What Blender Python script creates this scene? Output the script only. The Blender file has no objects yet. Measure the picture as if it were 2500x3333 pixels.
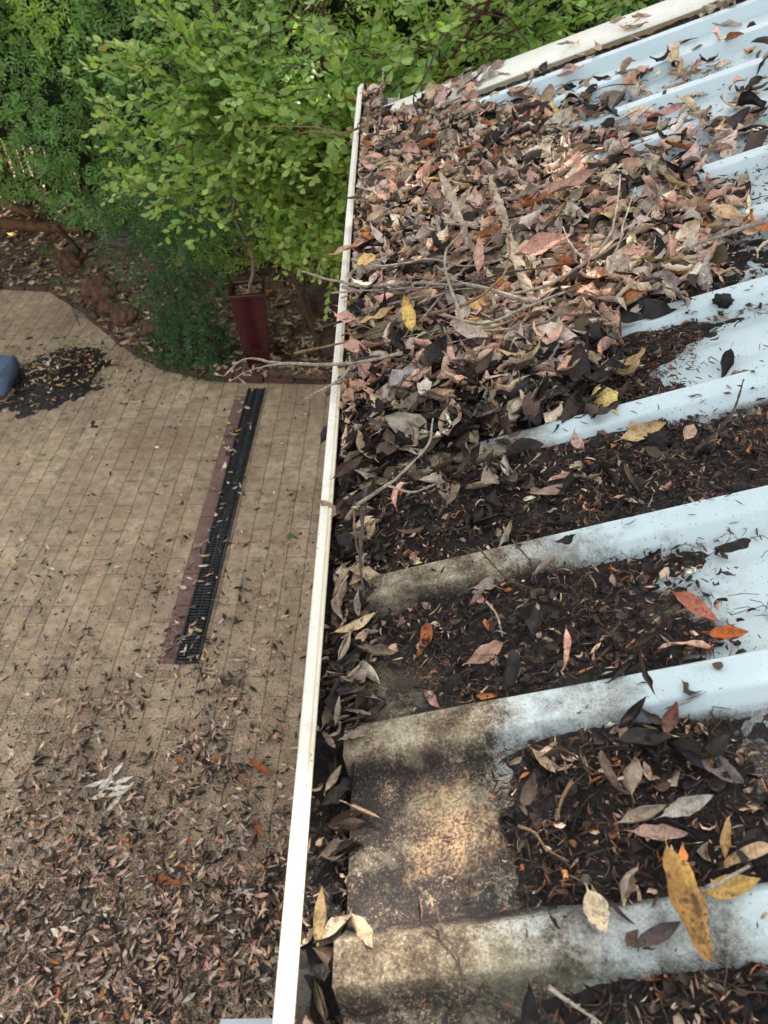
import bpy, math, random
import numpy as np
from mathutils import Matrix, Vector
rng = np.random.default_rng(7)
random.seed(7)
sc = bpy.context.scene

# ---------------------------------------------------------------- camera
CZ = 3.1
pitch, yaw, roll = math.radians(42.87), math.radians(-2.08), math.radians(-3.13)
cp, sp, cy, sy, cr, sr = math.cos(pitch), math.sin(pitch), math.cos(yaw), math.sin(yaw), math.cos(roll), math.sin(roll)
fwd = Vector((sy*cp, cy*cp, -sp)); right0 = Vector((cy, -sy, 0)); up0 = right0.cross(fwd)
rt = cr*right0 + sr*up0; up = -sr*right0 + cr*up0
cam_d = bpy.data.cameras.new("camera"); cam = bpy.data.objects.new("camera", cam_d)
sc.collection.objects.link(cam)
m = Matrix.Identity(4)
for i in range(3):
    m[i][0], m[i][1], m[i][2] = rt[i], up[i], -fwd[i]
m[0][3], m[1][3], m[2][3] = 0, 0, CZ
cam.matrix_world = m
cam_d.sensor_fit = 'VERTICAL'; cam_d.sensor_height = 36; cam_d.lens = 36*2450/3333
cam_d.clip_start = .02; cam_d.clip_end = 500
cam_d.dof.use_dof = True; cam_d.dof.focus_distance = 1.05; cam_d.dof.aperture_fstop = 11
sc.camera = cam

# ---------------------------------------------------------------- world and sun
SUN_EL, SUN_AZ = math.radians(58), math.radians(32)        # azimuth from +Y towards +X
sun_dir = Vector((math.sin(SUN_AZ)*math.cos(SUN_EL), math.cos(SUN_AZ)*math.cos(SUN_EL), math.sin(SUN_EL)))
w = bpy.data.worlds.new("World"); sc.world = w; w.use_nodes = True
nt = w.node_tree; nt.nodes.clear()
sky = nt.nodes.new('ShaderNodeTexSky'); sky.sky_type = 'NISHITA'; sky.sun_disc = False
sky.sun_elevation = SUN_EL; sky.sun_rotation = SUN_AZ
try: sky.air_density = 1.0; sky.dust_density = 3.0; sky.ozone_density = .6
except Exception: pass
hs = nt.nodes.new('ShaderNodeHueSaturation'); hs.inputs['Saturation'].default_value = .24
bg = nt.nodes.new('ShaderNodeBackground'); bg.inputs['Strength'].default_value = .15
wo = nt.nodes.new('ShaderNodeOutputWorld')
nt.links.new(sky.outputs[0], hs.inputs['Color']); nt.links.new(hs.outputs[0], bg.inputs[0]); nt.links.new(bg.outputs[0], wo.inputs[0])
sd = bpy.data.lights.new("sun", 'SUN'); sd.energy = 4.0; sd.angle = math.radians(.8); sd.color = (1, .95, .88)
sun = bpy.data.objects.new("sun", sd); sc.collection.objects.link(sun)
sun.rotation_euler = sun_dir.to_track_quat('Z', 'Y').to_euler()
sc.view_settings.view_transform = 'Standard'; sc.view_settings.look = 'None'
sc.view_settings.gamma = 1; sc.view_settings.exposure = 1.56
sc.render.engine = 'CYCLES'
sc.cycles.max_bounces = 6; sc.cycles.diffuse_bounces = 3; sc.cycles.transparent_max_bounces = 4

# ---------------------------------------------------------------- helpers
def link(o, parent=None):
    sc.collection.objects.link(o)
    if parent is not None: o.parent = parent
    return o
def tag(o, label=None, cat=None, group=None, kind=None):
    if label: o['label'] = label
    if cat: o['category'] = cat
    if group: o['group'] = group
    if kind: o['kind'] = kind
    return o
def empty(name, loc=(0, 0, 0)):
    o = bpy.data.objects.new(name, None); o.empty_display_size = .05; o.location = loc
    return link(o)
def mk(name, V, F, mat, parent=None, col=None, uv=None, smooth=True, loc=None):
    """V (n,3) array, F list of (k,m) int arrays; col (n,3) colour per vertex; uv (n,2)"""
    V = np.asarray(V, dtype=np.float32).reshape(-1, 3)
    if loc is not None: V = V - np.asarray(loc, dtype=np.float32)
    if not isinstance(F, (list, tuple)): F = [F]
    F = [np.asarray(f, dtype=np.int32) for f in F if len(f)]
    me = bpy.data.meshes.new(name)
    nl = sum(f.size for f in F); nf = sum(len(f) for f in F)
    me.vertices.add(len(V)); me.loops.add(nl); me.polygons.add(nf)
    me.vertices.foreach_set('co', V.ravel())
    me.loops.foreach_set('vertex_index', np.concatenate([f.ravel() for f in F]))
    tot = np.concatenate([np.full(len(f), f.shape[1], dtype=np.int32) for f in F])
    st = np.concatenate([[0], np.cumsum(tot)[:-1]]).astype(np.int32)
    me.polygons.foreach_set('loop_start', st); me.polygons.foreach_set('loop_total', tot)
    if smooth: me.polygons.foreach_set('use_smooth', np.ones(nf, dtype=bool))
    me.update(calc_edges=True)
    if col is not None:
        a = me.attributes.new('tint', 'FLOAT_COLOR', 'POINT')
        c = np.ones((len(V), 4), dtype=np.float32); c[:, :3] = col
        a.data.foreach_set('color', c.ravel())
    if uv is not None:
        a = me.attributes.new('leafuv', 'FLOAT_VECTOR', 'POINT')
        c = np.zeros((len(V), 3), dtype=np.float32); c[:, :uv.shape[1]] = uv
        a.data.foreach_set('vector', c.ravel())
    me.validate()
    if mat is not None: me.materials.append(mat)
    o = bpy.data.objects.new(name, me)
    link(o, parent)
    if loc is not None: o.location = loc
    return o
def norm(a): return a/(np.linalg.norm(a, axis=-1, keepdims=True)+1e-9)
def sstep(a, b, x):
    t = np.clip((x-a)/(b-a), 0, 1); return t*t*(3-2*t)
_G = rng.random((97, 97, 97)).astype(np.float32)
def vnoise(P, s):
    """value noise, P (...,3), s = frequency, result -1..1"""
    q = np.asarray(P, dtype=np.float64)*s+31.7
    i = np.floor(q).astype(int); f = q-i; f = f*f*(3-2*f); i = i % 97; j = (i+1) % 97
    def g(a, b, c): return _G[a, b, c]
    x0, y0, z0 = i[..., 0], i[..., 1], i[..., 2]; x1, y1, z1 = j[..., 0], j[..., 1], j[..., 2]
    fx, fy, fz = f[..., 0], f[..., 1], f[..., 2]
    a = g(x0,y0,z0)*(1-fx)+g(x1,y0,z0)*fx; b = g(x0,y1,z0)*(1-fx)+g(x1,y1,z0)*fx
    c = g(x0,y0,z1)*(1-fx)+g(x1,y0,z1)*fx; d = g(x0,y1,z1)*(1-fx)+g(x1,y1,z1)*fx
    return 2*((a*(1-fy)+b*fy)*(1-fz)+(c*(1-fy)+d*fy)*fz)-1
def n2(x, y, s, z=0.0): return vnoise(np.stack([x, y, np.zeros_like(x)+z], -1), s)
def fbm(x, y, s, z=0.0): return n2(x, y, s, z)*.5+n2(x, y, s*2.1, z+5)*.3+n2(x, y, s*4.3, z+9)*.2

def leaf_geo(P, D, N, L, W, k1, k2, wave, twist, nu=8, nv=5, pet=.14, a=.85, b=.85, rag=.07, crum=0.0):
    """many leaves at once -> V (n,nu*nv,3), F, uv"""
    n = len(P); D = norm(D); N = norm(N-(N*D).sum(1, keepdims=True)*D); S = np.cross(N, D)
    u = np.linspace(0, 1, nu)[None, :, None]; v = np.linspace(-1, 1, nv)[None, None, :]
    L = np.broadcast_to(np.asarray(L, float), n)[:, None, None]; W = np.broadcast_to(np.asarray(W, float), n)[:, None, None]
    k1 = np.broadcast_to(np.asarray(k1, float), n)[:, None, None]; k2 = np.broadcast_to(np.asarray(k2, float), n)[:, None, None]
    k1 = np.where(np.abs(k1) < .02, .02, k1); k2 = np.where(np.abs(k2) < .02, .02, k2)
    wave = np.broadcast_to(np.asarray(wave, float), n)[:, None, None]; twist = np.broadcast_to(np.asarray(twist, float), n)[:, None, None]
    bu = np.clip((u-pet)/(1-pet), 0, 1)
    prof = np.sin(np.pi*bu**a)**b
    prof = prof*(1+rag*rng.normal(size=(n, nu, 1)))
    w = np.maximum(prof, .035)*W/2
    w = np.where((u > .97) & (w > 0), W*.012, w)
    th = k1*(u-.5)
    x = L*np.sin(th)/k1; z = L*(1-np.cos(th))/k1
    ph = k2*v
    y = w*np.sin(ph)/k2; dz = w*(1-np.cos(ph))/k2
    fr = rng.uniform(1.2, 3.2, (n, 1, 1)); p0 = rng.uniform(0, 6.28, (n, 1, 1))
    dz = dz+wave*L*np.sin(6.28*fr*u+p0+v*.9)*np.abs(v)**1.5*(bu > 0)
    dz = dz+0*u; y = y+0*u
    if crum:
        rgd = np.where(rng.random((n, 1, 1)) < .3, .13, 0)*(crum > .05)*rng.normal(size=(n, nu, nv))*(np.abs(v) > .7)*(w > W*.1); y = y*(1+rgd)
        q_ = np.stack([u*1.6+0*v+rng.uniform(0, 60, (n, 1, 1)), v*.8+0*u+rng.uniform(0, 60, (n, 1, 1)), rng.uniform(0, 60, (n, 1, 1))+0*u+0*v], -1)
        dz = dz+L*crum*(vnoise(q_, 1.6)+.5*vnoise(q_, 3.7))*(bu > 0)
    ta = twist*(u-.5); y, dz = y*np.cos(ta)-dz*np.sin(ta), y*np.sin(ta)+dz*np.cos(ta)
    X = x-dz*np.sin(th); Z = z+dz*np.cos(th)
    V = (P[:, None, None, :]+X[..., None]*D[:, None, None, :]+y[..., None]*S[:, None, None, :]+Z[..., None]*N[:, None, None, :]).reshape(n, nu*nv, 3)
    i = np.arange(nu-1)[:, None]*nv+np.arange(nv-1)[None, :]
    f = np.stack([i, i+1, i+nv+1, i+nv], -1).reshape(-1, 4)
    F = (np.arange(n)[:, None, None]*(nu*nv)+f[None]).reshape(-1, 4)
    uu = np.broadcast_to(u, (n, nu, nv)); vv = np.broadcast_to(v, (n, nu, nv)); rr = np.broadcast_to(rng.random((n, 1, 1)), (n, nu, nv))
    uv = np.stack([uu, vv, rr], -1).reshape(-1, 3)
    return V, F, uv
def tube_geo(pts, rad, sides=6):
    pts = np.asarray(pts, float); n = len(pts); rad = np.broadcast_to(np.asarray(rad, float), n)
    T = norm(np.gradient(pts, axis=0)); ref = np.array([.3, .2, .9]) if abs(T[0] @ np.array([0, 0, 1.])) < .9 else np.array([1., 0, 0])
    A = norm(np.cross(T, ref)); B = np.cross(T, A)
    t = np.linspace(0, 2*np.pi, sides, endpoint=False)
    V = (pts[:, None]+rad[:, None, None]*(np.cos(t)[None, :, None]*A[:, None]+np.sin(t)[None, :, None]*B[:, None])).reshape(-1, 3)
    i = np.arange(n-1)[:, None]*sides; k = np.arange(sides)[None]; k2 = (k+1) % sides
    F = np.stack([i+k, i+k2, i+sides+k2, i+sides+k], -1).reshape(-1, 4)
    V = np.concatenate([V, pts[:1], pts[-1:]]); c0, c1 = len(V)-2, len(V)-1
    kk = np.arange(sides); T1 = np.stack([kk, np.full(sides, c0), (kk+1) % sides], -1); e = (n-1)*sides
    T2 = np.stack([e+kk, e+(kk+1) % sides, np.full(sides, c1)], -1)
    return V, F, np.concatenate([T1, T2])
class Acc:
    def __init__(s): s.V = []; s.Q = []; s.T = []; s.n = 0
    def add(s, V, Q=None, T=None):
        if Q is not None and len(Q): s.Q.append(np.asarray(Q)+s.n)
        if T is not None and len(T): s.T.append(np.asarray(T)+s.n)
        s.V.append(np.asarray(V, float)); s.n += len(V); return s
    def tube(s, pts, rad, sides=6): return s.add(*tube_geo(pts, rad, sides))
    def box(s, a, b):
        (x0, y0, z0), (x1, y1, z1) = a, b
        V = [(x0,y0,z0),(x1,y0,z0),(x1,y1,z0),(x0,y1,z0),(x0,y0,z1),(x1,y0,z1),(x1,y1,z1),(x0,y1,z1)]
        return s.add(V, [(0,3,2,1),(4,5,6,7),(0,1,5,4),(1,2,6,5),(2,3,7,6),(3,0,4,7)])
    def build(s, name, mat, parent=None, smooth=True, loc=None):
        F = []
        if s.Q: F.append(np.concatenate(s.Q))
        if s.T: F.append(np.concatenate(s.T))
        return mk(name, np.concatenate(s.V), F, mat, parent, smooth=smooth, loc=loc)
def bevel(o, wd, seg=2):
    mo = o.modifiers.new('bevel', 'BEVEL'); mo.width = wd; mo.segments = seg; mo.limit_method = 'ANGLE'; return o
def curve_pts(ctrl, n=24):
    """smooth (Catmull-Rom) line through control points"""
    c = np.asarray(ctrl, float); c = np.concatenate([[2*c[0]-c[1]], c, [2*c[-1]-c[-2]]]); out = []
    m_ = len(c)-3
    for q in np.linspace(0, m_-1e-6, n):
        i = int(q); t = q-i; p0, p1, p2, p3 = c[i:i+4]
        out.append(.5*((2*p1)+(-p0+p2)*t+(2*p0-5*p1+4*p2-p3)*t*t+(-p0+3*p1-3*p2+p3)*t**3))
    return np.array(out)

# ---------------------------------------------------------------- materials
class M:
    def __init__(s, name):
        s.m = bpy.data.materials.new(name); s.m.use_nodes = True; s.t = s.m.node_tree; s.t.nodes.clear()
        s.out = s.n('ShaderNodeOutputMaterial'); s.b = s.n('ShaderNodeBsdfPrincipled'); s.l(s.b.outputs[0], s.out.inputs[0])
    def n(s, ty, **k):
        o = s.t.nodes.new(ty)
        for a, v in k.items(): setattr(o, a, v)
        return o
    def l(s, a, b): s.t.links.new(a, b)
    def obj(s, name='Object'): return s.n('ShaderNodeTexCoord').outputs[name]
    def noise(s, vec, scale, detail=6, rough=.6, dist=0):
        o = s.n('ShaderNodeTexNoise'); o.inputs['Scale'].default_value = scale; o.inputs['Detail'].default_value = detail
        o.inputs['Roughness'].default_value = rough; o.inputs['Distortion'].default_value = dist
        if vec is not None: s.l(vec, o.inputs['Vector'])
        return o.outputs['Fac']
    def voro(s, vec, scale, feat='F1', out='Distance'):
        o = s.n('ShaderNodeTexVoronoi', feature=feat); o.inputs['Scale'].default_value = scale
        s.l(vec, o.inputs['Vector']); return o.outputs[out]
    def ramp(s, f, pts):
        o = s.n('ShaderNodeValToRGB'); cr_ = o.color_ramp
        while len(cr_.elements) < len(pts): cr_.elements.new(.5)
        for e, (p, c) in zip(cr_.elements, pts):
            e.position = p; e.color = (c, c, c, 1) if isinstance(c, (int, float)) else (*c, 1)
        s.l(f, o.inputs[0]); return o.outputs[0]
    def mix(s, f, a, b, mode='MIX'):
        o = s.n('ShaderNodeMix', data_type='RGBA', blend_type=mode)
        for sock, v in ((o.inputs['Factor'], f), (o.inputs['A'] if False else o.inputs[6], a), (o.inputs[7], b)):
            if isinstance(v, (int, float)): sock.default_value = v if sock == o.inputs['Factor'] else (v, v, v, 1)
            elif isinstance(v, tuple): sock.default_value = (*v, 1)
            else: s.l(v, sock)
        return o.outputs[2]
    def math(s, op, a, b=0.0, c=None):
        o = s.n('ShaderNodeMath', operation=op)
        for i, v in enumerate((a, b) if c is None else (a, b, c)):
            if isinstance(v, (int, float)): o.inputs[i].default_value = v
            else: s.l(v, o.inputs[i])
        return o.outputs[0]
    def mapr(s, v, a, b, c=0.0, d=1.0):
        o = s.n('ShaderNodeMapRange'); s.l(v, o.inputs[0])
        for i, x in enumerate((a, b, c, d)): o.inputs[i+1].default_value = x
        return o.outputs[0]
    def bump(s, h, st=.3, dist=.002):
        o = s.n('ShaderNodeBump'); o.inputs['Strength'].default_value = st; o.inputs['Distance'].default_value = dist
        s.l(h, o.inputs['Height']); s.l(o.outputs[0], s.b.inputs['Normal'])
    def set(s, **k):
        for a, v in k.items():
            sock = s.b.inputs[a.replace('_', ' ')]
            if hasattr(v, 'is_linked') or hasattr(v, 'links'): s.l(v, sock)
            elif isinstance(v, tuple): sock.default_value = (*v, 1)
            else: sock.default_value = v
        return s.m

def mat_leaf(name, rough=.6, bumpst=.35):
    q = M(name); at = q.n('ShaderNodeAttribute'); at.attribute_name = 'tint'; uvn = q.n('ShaderNodeAttribute'); uvn.attribute_name = 'leafuv'
    co = q.obj('Object'); geo = q.n('ShaderNodeNewGeometry')
    n1 = q.noise(co, 55, 5, .65); n2_ = q.noise(co, 420, 3, .6)
    mott = q.ramp(n1, [(.3, .42), (.5, .95), (.72, 1.3)])
    c = q.mix(1.0, at.outputs['Color'], mott, 'MULTIPLY')
    c = q.mix(1.0, c, q.ramp(n2_, [(.3, .72), (.6, 1.1)]), 'MULTIPLY')
    # dark fungus spots
    sp_ = q.voro(co, 190); n3 = q.noise(co, 30, 2)
    spot = q.math('MULTIPLY', q.ramp(sp_, [(.16, 1.0), (.26, 0.0)]), q.ramp(n3, [(.5, 0.0), (.6, 1.0)]))
    c = q.mix(q.math('MULTIPLY', spot, .75), c, (.03, .02, .016))
    blo = q.math('MULTIPLY', q.ramp(q.noise(co, 130, 4, .7), [(.53, 0.0), (.60, 1.0)]), q.ramp(q.noise(co, 24, 2), [(.46, 0.0), (.56, 1.0)]))
    c = q.mix(q.math('MULTIPLY', blo, .62), c, (.07, .042, .026))
    # midrib
    sx = q.n('ShaderNodeSeparateXYZ'); q.l(uvn.outputs['Vector'], sx.inputs[0])
    mid = q.ramp(q.math('ABSOLUTE', sx.outputs[1]), [(.0, 1.0), (.1, 0.0)])
    c = q.mix(q.math('MULTIPLY', mid, .3), c, q.mix(1.0, c, (1.5, 1.35, 1.2), 'MULTIPLY'))
    # paler underside
    c = q.mix(q.math('MULTIPLY', geo.outputs['Backfacing'], .6), c, q.mix(1.0, c, (1.25, 1.2, 1.15), 'MULTIPLY'))
    q.set(Base_Color=c, Roughness=rough, Specular_IOR_Level=.25)
    q.bump(q.math('ADD', n1, q.math('MULTIPLY', n2_, .3)), bumpst, .003)
    return q.m
def mat_green(name, trans=.45):
    q = M(name); at = q.n('ShaderNodeAttribute'); at.attribute_name = 'tint'; uvn = q.n('ShaderNodeAttribute'); uvn.attribute_name = 'leafuv'
    sx = q.n('ShaderNodeSeparateXYZ'); q.l(uvn.outputs['Vector'], sx.inputs[0])
    mid = q.ramp(q.math('ABSOLUTE', sx.outputs[1]), [(.0, 1.0), (.22, 0.0)])
    c = q.mix(q.math('MULTIPLY', mid, .35), at.outputs['Color'], (.35, .42, .12))
    c = q.mix(1.0, c, q.ramp(q.noise(q.obj(), 40, 3), [(.3, .75), (.7, 1.15)]), 'MULTIPLY')
    q.set(Base_Color=c, Roughness=.42, Specular_IOR_Level=.45)
    tr = q.n('ShaderNodeBsdfTranslucent'); q.l(q.mix(1.0, c, (1.35, 1.5, .55), 'MULTIPLY'), tr.inputs[0])
    mx = q.n('ShaderNodeMixShader'); mx.inputs[0].default_value = trans
    q.l(q.b.outputs[0], mx.inputs[1]); q.l(tr.outputs[0], mx.inputs[2]); q.l(mx.outputs[0], q.out.inputs[0])
    return q.m
def mat_simple(name, c1, c2, scale=20, rough=.7, bumpst=.3, dist=.004, detail=8, spec=.3, metal=0.0):
    q = M(name); n1 = q.noise(q.obj(), scale, detail, .65)
    q.set(Base_Color=q.ramp(n1, [(.32, c1), (.68, c2)]), Roughness=rough, Specular_IOR_Level=spec, Metallic=metal)
    if bumpst: q.bump(n1, bumpst, dist)
    return q.m
def mat_bark(name, c1, c2, sc_=60):
    q = M(name); n1 = q.noise(q.obj(), sc_, 8, .7); n3 = q.noise(q.obj(), sc_*6, 3, .6)
    c = q.ramp(n1, [(.3, c1), (.65, c2)]); c = q.mix(1.0, c, q.ramp(n3, [(.3, .6), (.65, 1.15)]), 'MULTIPLY')
    q.set(Base_Color=c, Roughness=.85, Specular_IOR_Level=.2); q.bump(n1, .6, .002); return q.m

def mat_roof():
    q = M('painted_roof_steel'); co = q.obj('Object'); sx = q.n('ShaderNodeSeparateXYZ'); q.l(co, sx.inputs[0]); X = sx.outputs[0]; Y = sx.outputs[1]; Z = sx.outputs[2]
    base = q.mix(q.noise(co, 6, 4), (.46, .58, .59), (.59, .68, .68))
    # amount of grime: strongest by the gutter of the four nearest pans, patchy higher up
    n_l = q.noise(co, 9, 5, .6); n_m = q.noise(co, 34, 6, .65); n_f = q.noise(co, 360, 3, .8); n_ff = q.noise(co, 800, 2, .8)
    ynear = q.mapr(Y, 1.05, .55, 0.0, 1.0)
    reach = q.math('ADD', .11, q.math('MULTIPLY', ynear, .15))
    g = q.math('DIVIDE', q.math('ADD', X, .055), reach)                        # 0 at the sheet end, 1 where the grime fades
    g = q.math('ADD', g, q.math('MULTIPLY', q.math('SUBTRACT', n_l, .5), 1.5))
    g = q.math('ADD', g, q.math('MULTIPLY', q.math('SUBTRACT', n_m, .5), .7))
    grime = q.mapr(g, 1.12, .45, 0.0, 1.0)
    # height over the pan: crests are washed cleaner
    hh = q.math('SUBTRACT', Z, q.math('MULTIPLY_ADD', X, .2967, 2.48-.024))
    crest = q.mapr(hh, .012, .0235, 0.0, 1.0)
    grime = q.math('MULTIPLY', grime, q.math('SUBTRACT', 1.0, q.math('MULTIPLY', crest, .22)))
    # standing dirt patches in pans up the roof
    patch = q.math('MULTIPLY', q.ramp(q.noise(co, 7.5, 5, .6), [(.5, 0.0), (.62, 1.0)]), q.mapr(hh, .014, .004, 0.0, 1.0))
    patch = q.math('MULTIPLY', patch, q.mapr(Y, .80, .70, 0.0, 1.0))
    patch = q.math('MAXIMUM', patch, q.math('MULTIPLY', q.math('MULTIPLY', q.mapr(Y, .39, .34, 0.0, 1.0), q.mapr(hh, .014, .004, 0.0, 1.0)), q.ramp(q.noise(co, 11, 4), [(.35, .35), (.6, .8)])))
    grime = q.math('MAXIMUM', grime, q.math('MULTIPLY', patch, .85))
    thr = q.math('SUBTRACT', q.math('MULTIPLY', grime, 1.25), q.math('ADD', q.math('MULTIPLY', n_f, .75), q.math('MULTIPLY', n_ff, .55)))
    fac = q.mapr(thr, -.50, .22, 0.0, 1.0)
    film = q.mix(q.math('MULTIPLY', grime, .8), base, q.ramp(n_m, [(.36, (.10, .08, .05)), (.5, (.24, .22, .15)), (.62, (.45, .46, .38))]))
    fine = q.math('ADD', q.math('MULTIPLY', n_f, .6), q.math('MULTIPLY', n_ff, .4))
    dirt = q.ramp(q.math('ADD', q.math('MULTIPLY', n_m, .35), q.math('MULTIPLY', fine, .65)), [(.43, (.010, .008, .007)), (.495, (.024, .018, .014)), (.535, (.055, .038, .026)), (.575, (.19, .135, .085)), (.62, (.42, .31, .20))])
    dirt = q.mix(q.math('MULTIPLY', crest, .85), dirt, q.ramp(q.math('ADD', q.math('MULTIPLY', n_m, .45), q.math('MULTIPLY', fine, .55)), [(.40, (.03, .022, .015)), (.48, (.13, .09, .052)), (.54, (.28, .22, .14)), (.60, (.42, .38, .28))]))
    c = q.mix(fac, film, dirt)
    # warm sun fleck by the gutter, painted into the sheet colour as an ochre blotch
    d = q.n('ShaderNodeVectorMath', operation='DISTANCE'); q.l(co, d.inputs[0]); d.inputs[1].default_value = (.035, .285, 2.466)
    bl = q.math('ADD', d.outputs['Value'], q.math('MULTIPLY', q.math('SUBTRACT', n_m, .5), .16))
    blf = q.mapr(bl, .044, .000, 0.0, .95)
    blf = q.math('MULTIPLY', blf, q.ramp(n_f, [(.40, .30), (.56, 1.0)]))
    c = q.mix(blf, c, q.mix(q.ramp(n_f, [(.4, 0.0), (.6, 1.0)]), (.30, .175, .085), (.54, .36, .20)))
    # yellow-green tide marks and fine specks on clean parts
    tide = q.math('MULTIPLY', q.ramp(q.noise(co, 16, 7, .7, .6), [(.52, 0.0), (.66, 1.0)]), q.mapr(Y, 1.0, .7, 0.0, .35))
    c = q.mix(tide, c, (.42, .40, .26))
    sp_ = q.voro(co, 170); spm = q.noise(co, 14, 3)
    spk = q.math('MULTIPLY', q.ramp(sp_, [(.1, 1.0), (.17, 0.0)]), q.ramp(spm, [(.44, 0.0), (.54, 1.0)]))
    sp2 = q.voro(co, 420); spk2 = q.math('MULTIPLY', q.ramp(sp2, [(.10, 1.0), (.2, 0.0)]), q.ramp(q.noise(co, 22, 3), [(.45, 0.0), (.55, 1.0)]))
    c = q.mix(q.math('MULTIPLY', q.math('MAXIMUM', spk, spk2), .7), c, (.06, .05, .05))
    q.set(Base_Color=c, Roughness=q.mapr(fac, 0, 1, .38, .8), Specular_IOR_Level=.4)
    q.bump(q.math('MULTIPLY', fac, q.math('ADD', n_f, n_ff)), .35, .0015)
    return q.m
def mat_cream(name, warm=.0, specks=150):
    q = M(name); co = q.obj()
    base = q.mix(q.noise(co, 5, 4), (.78, .75, .64), (.73, .70, .57))
    sx = q.n('ShaderNodeSeparateXYZ'); q.l(co, sx.inputs[0])
    if warm:
        jn = q.mapr(q.math('ABSOLUTE', q.math('SUBTRACT', sx.outputs[1], 1.62)), .0012, .0004, 0.0, .8); base = q.mix(jn, base, (.12, .10, .08))
        st = q.math('MULTIPLY', q.ramp(q.noise(co, 18, 6, .7, .4), [(.54, 0.0), (.72, 1.0)]), .5); base = q.mix(st, base, (.50, .43, .30))
        edge = q.mapr(sx.outputs[0], -.0945, -.0915, 0.0, 1.0)
        base = q.mix(q.math('MULTIPLY', edge, q.mapr(q.noise(co, 12, 4), .35, .7, .2, .9)), base, (.66, .55, .34))
    spk = q.math('MULTIPLY', q.ramp(q.voro(co, specks), [(.09, 1.0), (.15, 0.0)]), q.ramp(q.noise(co, 12, 3), [(.42, 0.0), (.52, 1.0)]))
    sc2 = q.math('MULTIPLY', q.ramp(q.voro(co, specks*2.6), [(.09, 1.0), (.18, 0.0)]), q.ramp(q.noise(co, 30, 3), [(.47, 0.0), (.55, 1.0)]))
    c = q.mix(q.math('MULTIPLY', q.math('MAXIMUM', spk, sc2), .8), base, (.07, .05, .045))
    c = q.mix(q.math('MULTIPLY', q.ramp(q.noise(co, 25, 6), [(.5, 0.0), (.75, 1.0)]), .25), c, (.45, .40, .30))
    q.set(Base_Color=c, Roughness=.4, Specular_IOR_Level=.4); return q.m
def mat_pavers():
    q = M('clay_pavers'); co = q.obj()
    mp = q.n('ShaderNodeMapping'); q.l(co, mp.inputs['Vector']); mp.inputs['Rotation'].default_value = (0, 0, math.radians(90)-.0205)
    # texture x = world y, texture y = world x
    sx = q.n('ShaderNodeSeparateXYZ'); q.l(co, sx.inputs[0]); cb = q.n('ShaderNodeCombineXYZ')
    c_, s_ = math.cos(.0205), math.sin(.0205)
    xr = q.math('SUBTRACT', q.math('MULTIPLY', sx.outputs[0], c_), q.math('MULTIPLY', sx.outputs[1], s_))
    yr = q.math('ADD', q.math('MULTIPLY', sx.outputs[0], s_), q.math('MULTIPLY', sx.outputs[1], c_))
    wob = q.math('MULTIPLY', q.math('SUBTRACT', q.noise(co, 4, 2), .5), .012)
    q.l(q.math('ADD', yr, 20.0), cb.inputs[0]); q.l(q.math('ADD', q.math('ADD', xr, 1.3076+.113*100), wob), cb.inputs[1])
    br = q.n('ShaderNodeTexBrick'); br.offset = .5; br.squash = 1.0
    q.l(cb.outputs[0], br.inputs['Vector'])
    br.inputs['Color1'].default_value = (0, 0, 0, 1); br.inputs['Color2'].default_value = (1, 1, 1, 1); br.inputs['Mortar'].default_value = (.5, .5, .5, 1)
    br.inputs['Scale'].default_value = 1; br.inputs['Mortar Size'].default_value = .0034; br.inputs['Mortar Smooth'].default_value = .3
    br.inputs['Brick Width'].default_value = .232; br.inputs['Row Height'].default_value = .113
    c = q.ramp(br.outputs['Color'], [(0, (.40, .305, .20)), (.3, (.50, .385, .26)), (.55, (.42, .32, .22)), (.8, (.54, .42, .285)), (1, (.41, .32, .22))])
    rowp = q.math('PINGPONG', q.math('ADD', q.math('ADD', xr, 1.3076+.113*100), wob), .0565)
    rowj = q.mapr(q.math('ADD', rowp, q.math('MULTIPLY', q.math('SUBTRACT', q.noise(co, 9, 2), .5), .003)), .0018, .0042, 1.0, 0.0)
    big = q.noise(co, 1.3, 4); c = q.mix(1.0, c, q.ramp(big, [(.3, (.74, .69, .66)), (.65, (1.14, 1.12, 1.08))]), 'MULTIPLY')
    c = q.mix(1.0, c, q.ramp(q.noise(co, 14, 6, .75), [(.36, .62), (.60, 1.14)]), 'MULTIPLY')
    c = q.mix(1.0, c, q.ramp(q.noise(co, 160, 4, .7), [(.35, .78), (.6, 1.1)]), 'MULTIPLY')
    # reddish patch
    red = q.math('MULTIPLY', q.ramp(q.noise(co, .9, 3), [(.52, 0.0), (.62, 1.0)]), .4); c = q.mix(red, c, (.30, .185, .13))
    # fine dirt specks, denser near the house end
    dens = q.mapr(sx.outputs[1], 3.6, 1.2, .0, 1.0)
    n_ = q.noise(co, 120, 5, .75); th = q.math('ADD', n_, q.math('MULTIPLY', dens, .13))
    th = q.math('ADD', th, q.math('MULTIPLY', q.math('SUBTRACT', q.noise(co, 3, 3), .5), .25))
    c = q.mix(q.mapr(th, .62, .67, 0.0, .9), c, (.05, .035, .028))
    vor = q.math('MULTIPLY', q.ramp(q.voro(co, 22), [(.10, 1.0), (.16, 0.0)]), q.ramp(q.noise(co, 8, 2), [(.45, 0.0), (.55, 1.0)])); c = q.mix(q.math('MULTIPLY', vor, .7), c, (.05, .035, .03))
    c = q.mix(q.math('MAXIMUM', q.math('MULTIPLY', rowj, .58), q.math('MULTIPLY', br.outputs['Fac'], q.ramp(q.noise(co, 5, 3), [(.42, .12), (.6, .6)]))), c, (.055, .036, .024))
    q.set(Base_Color=c, Roughness=.85, Specular_IOR_Level=.25)
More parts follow.
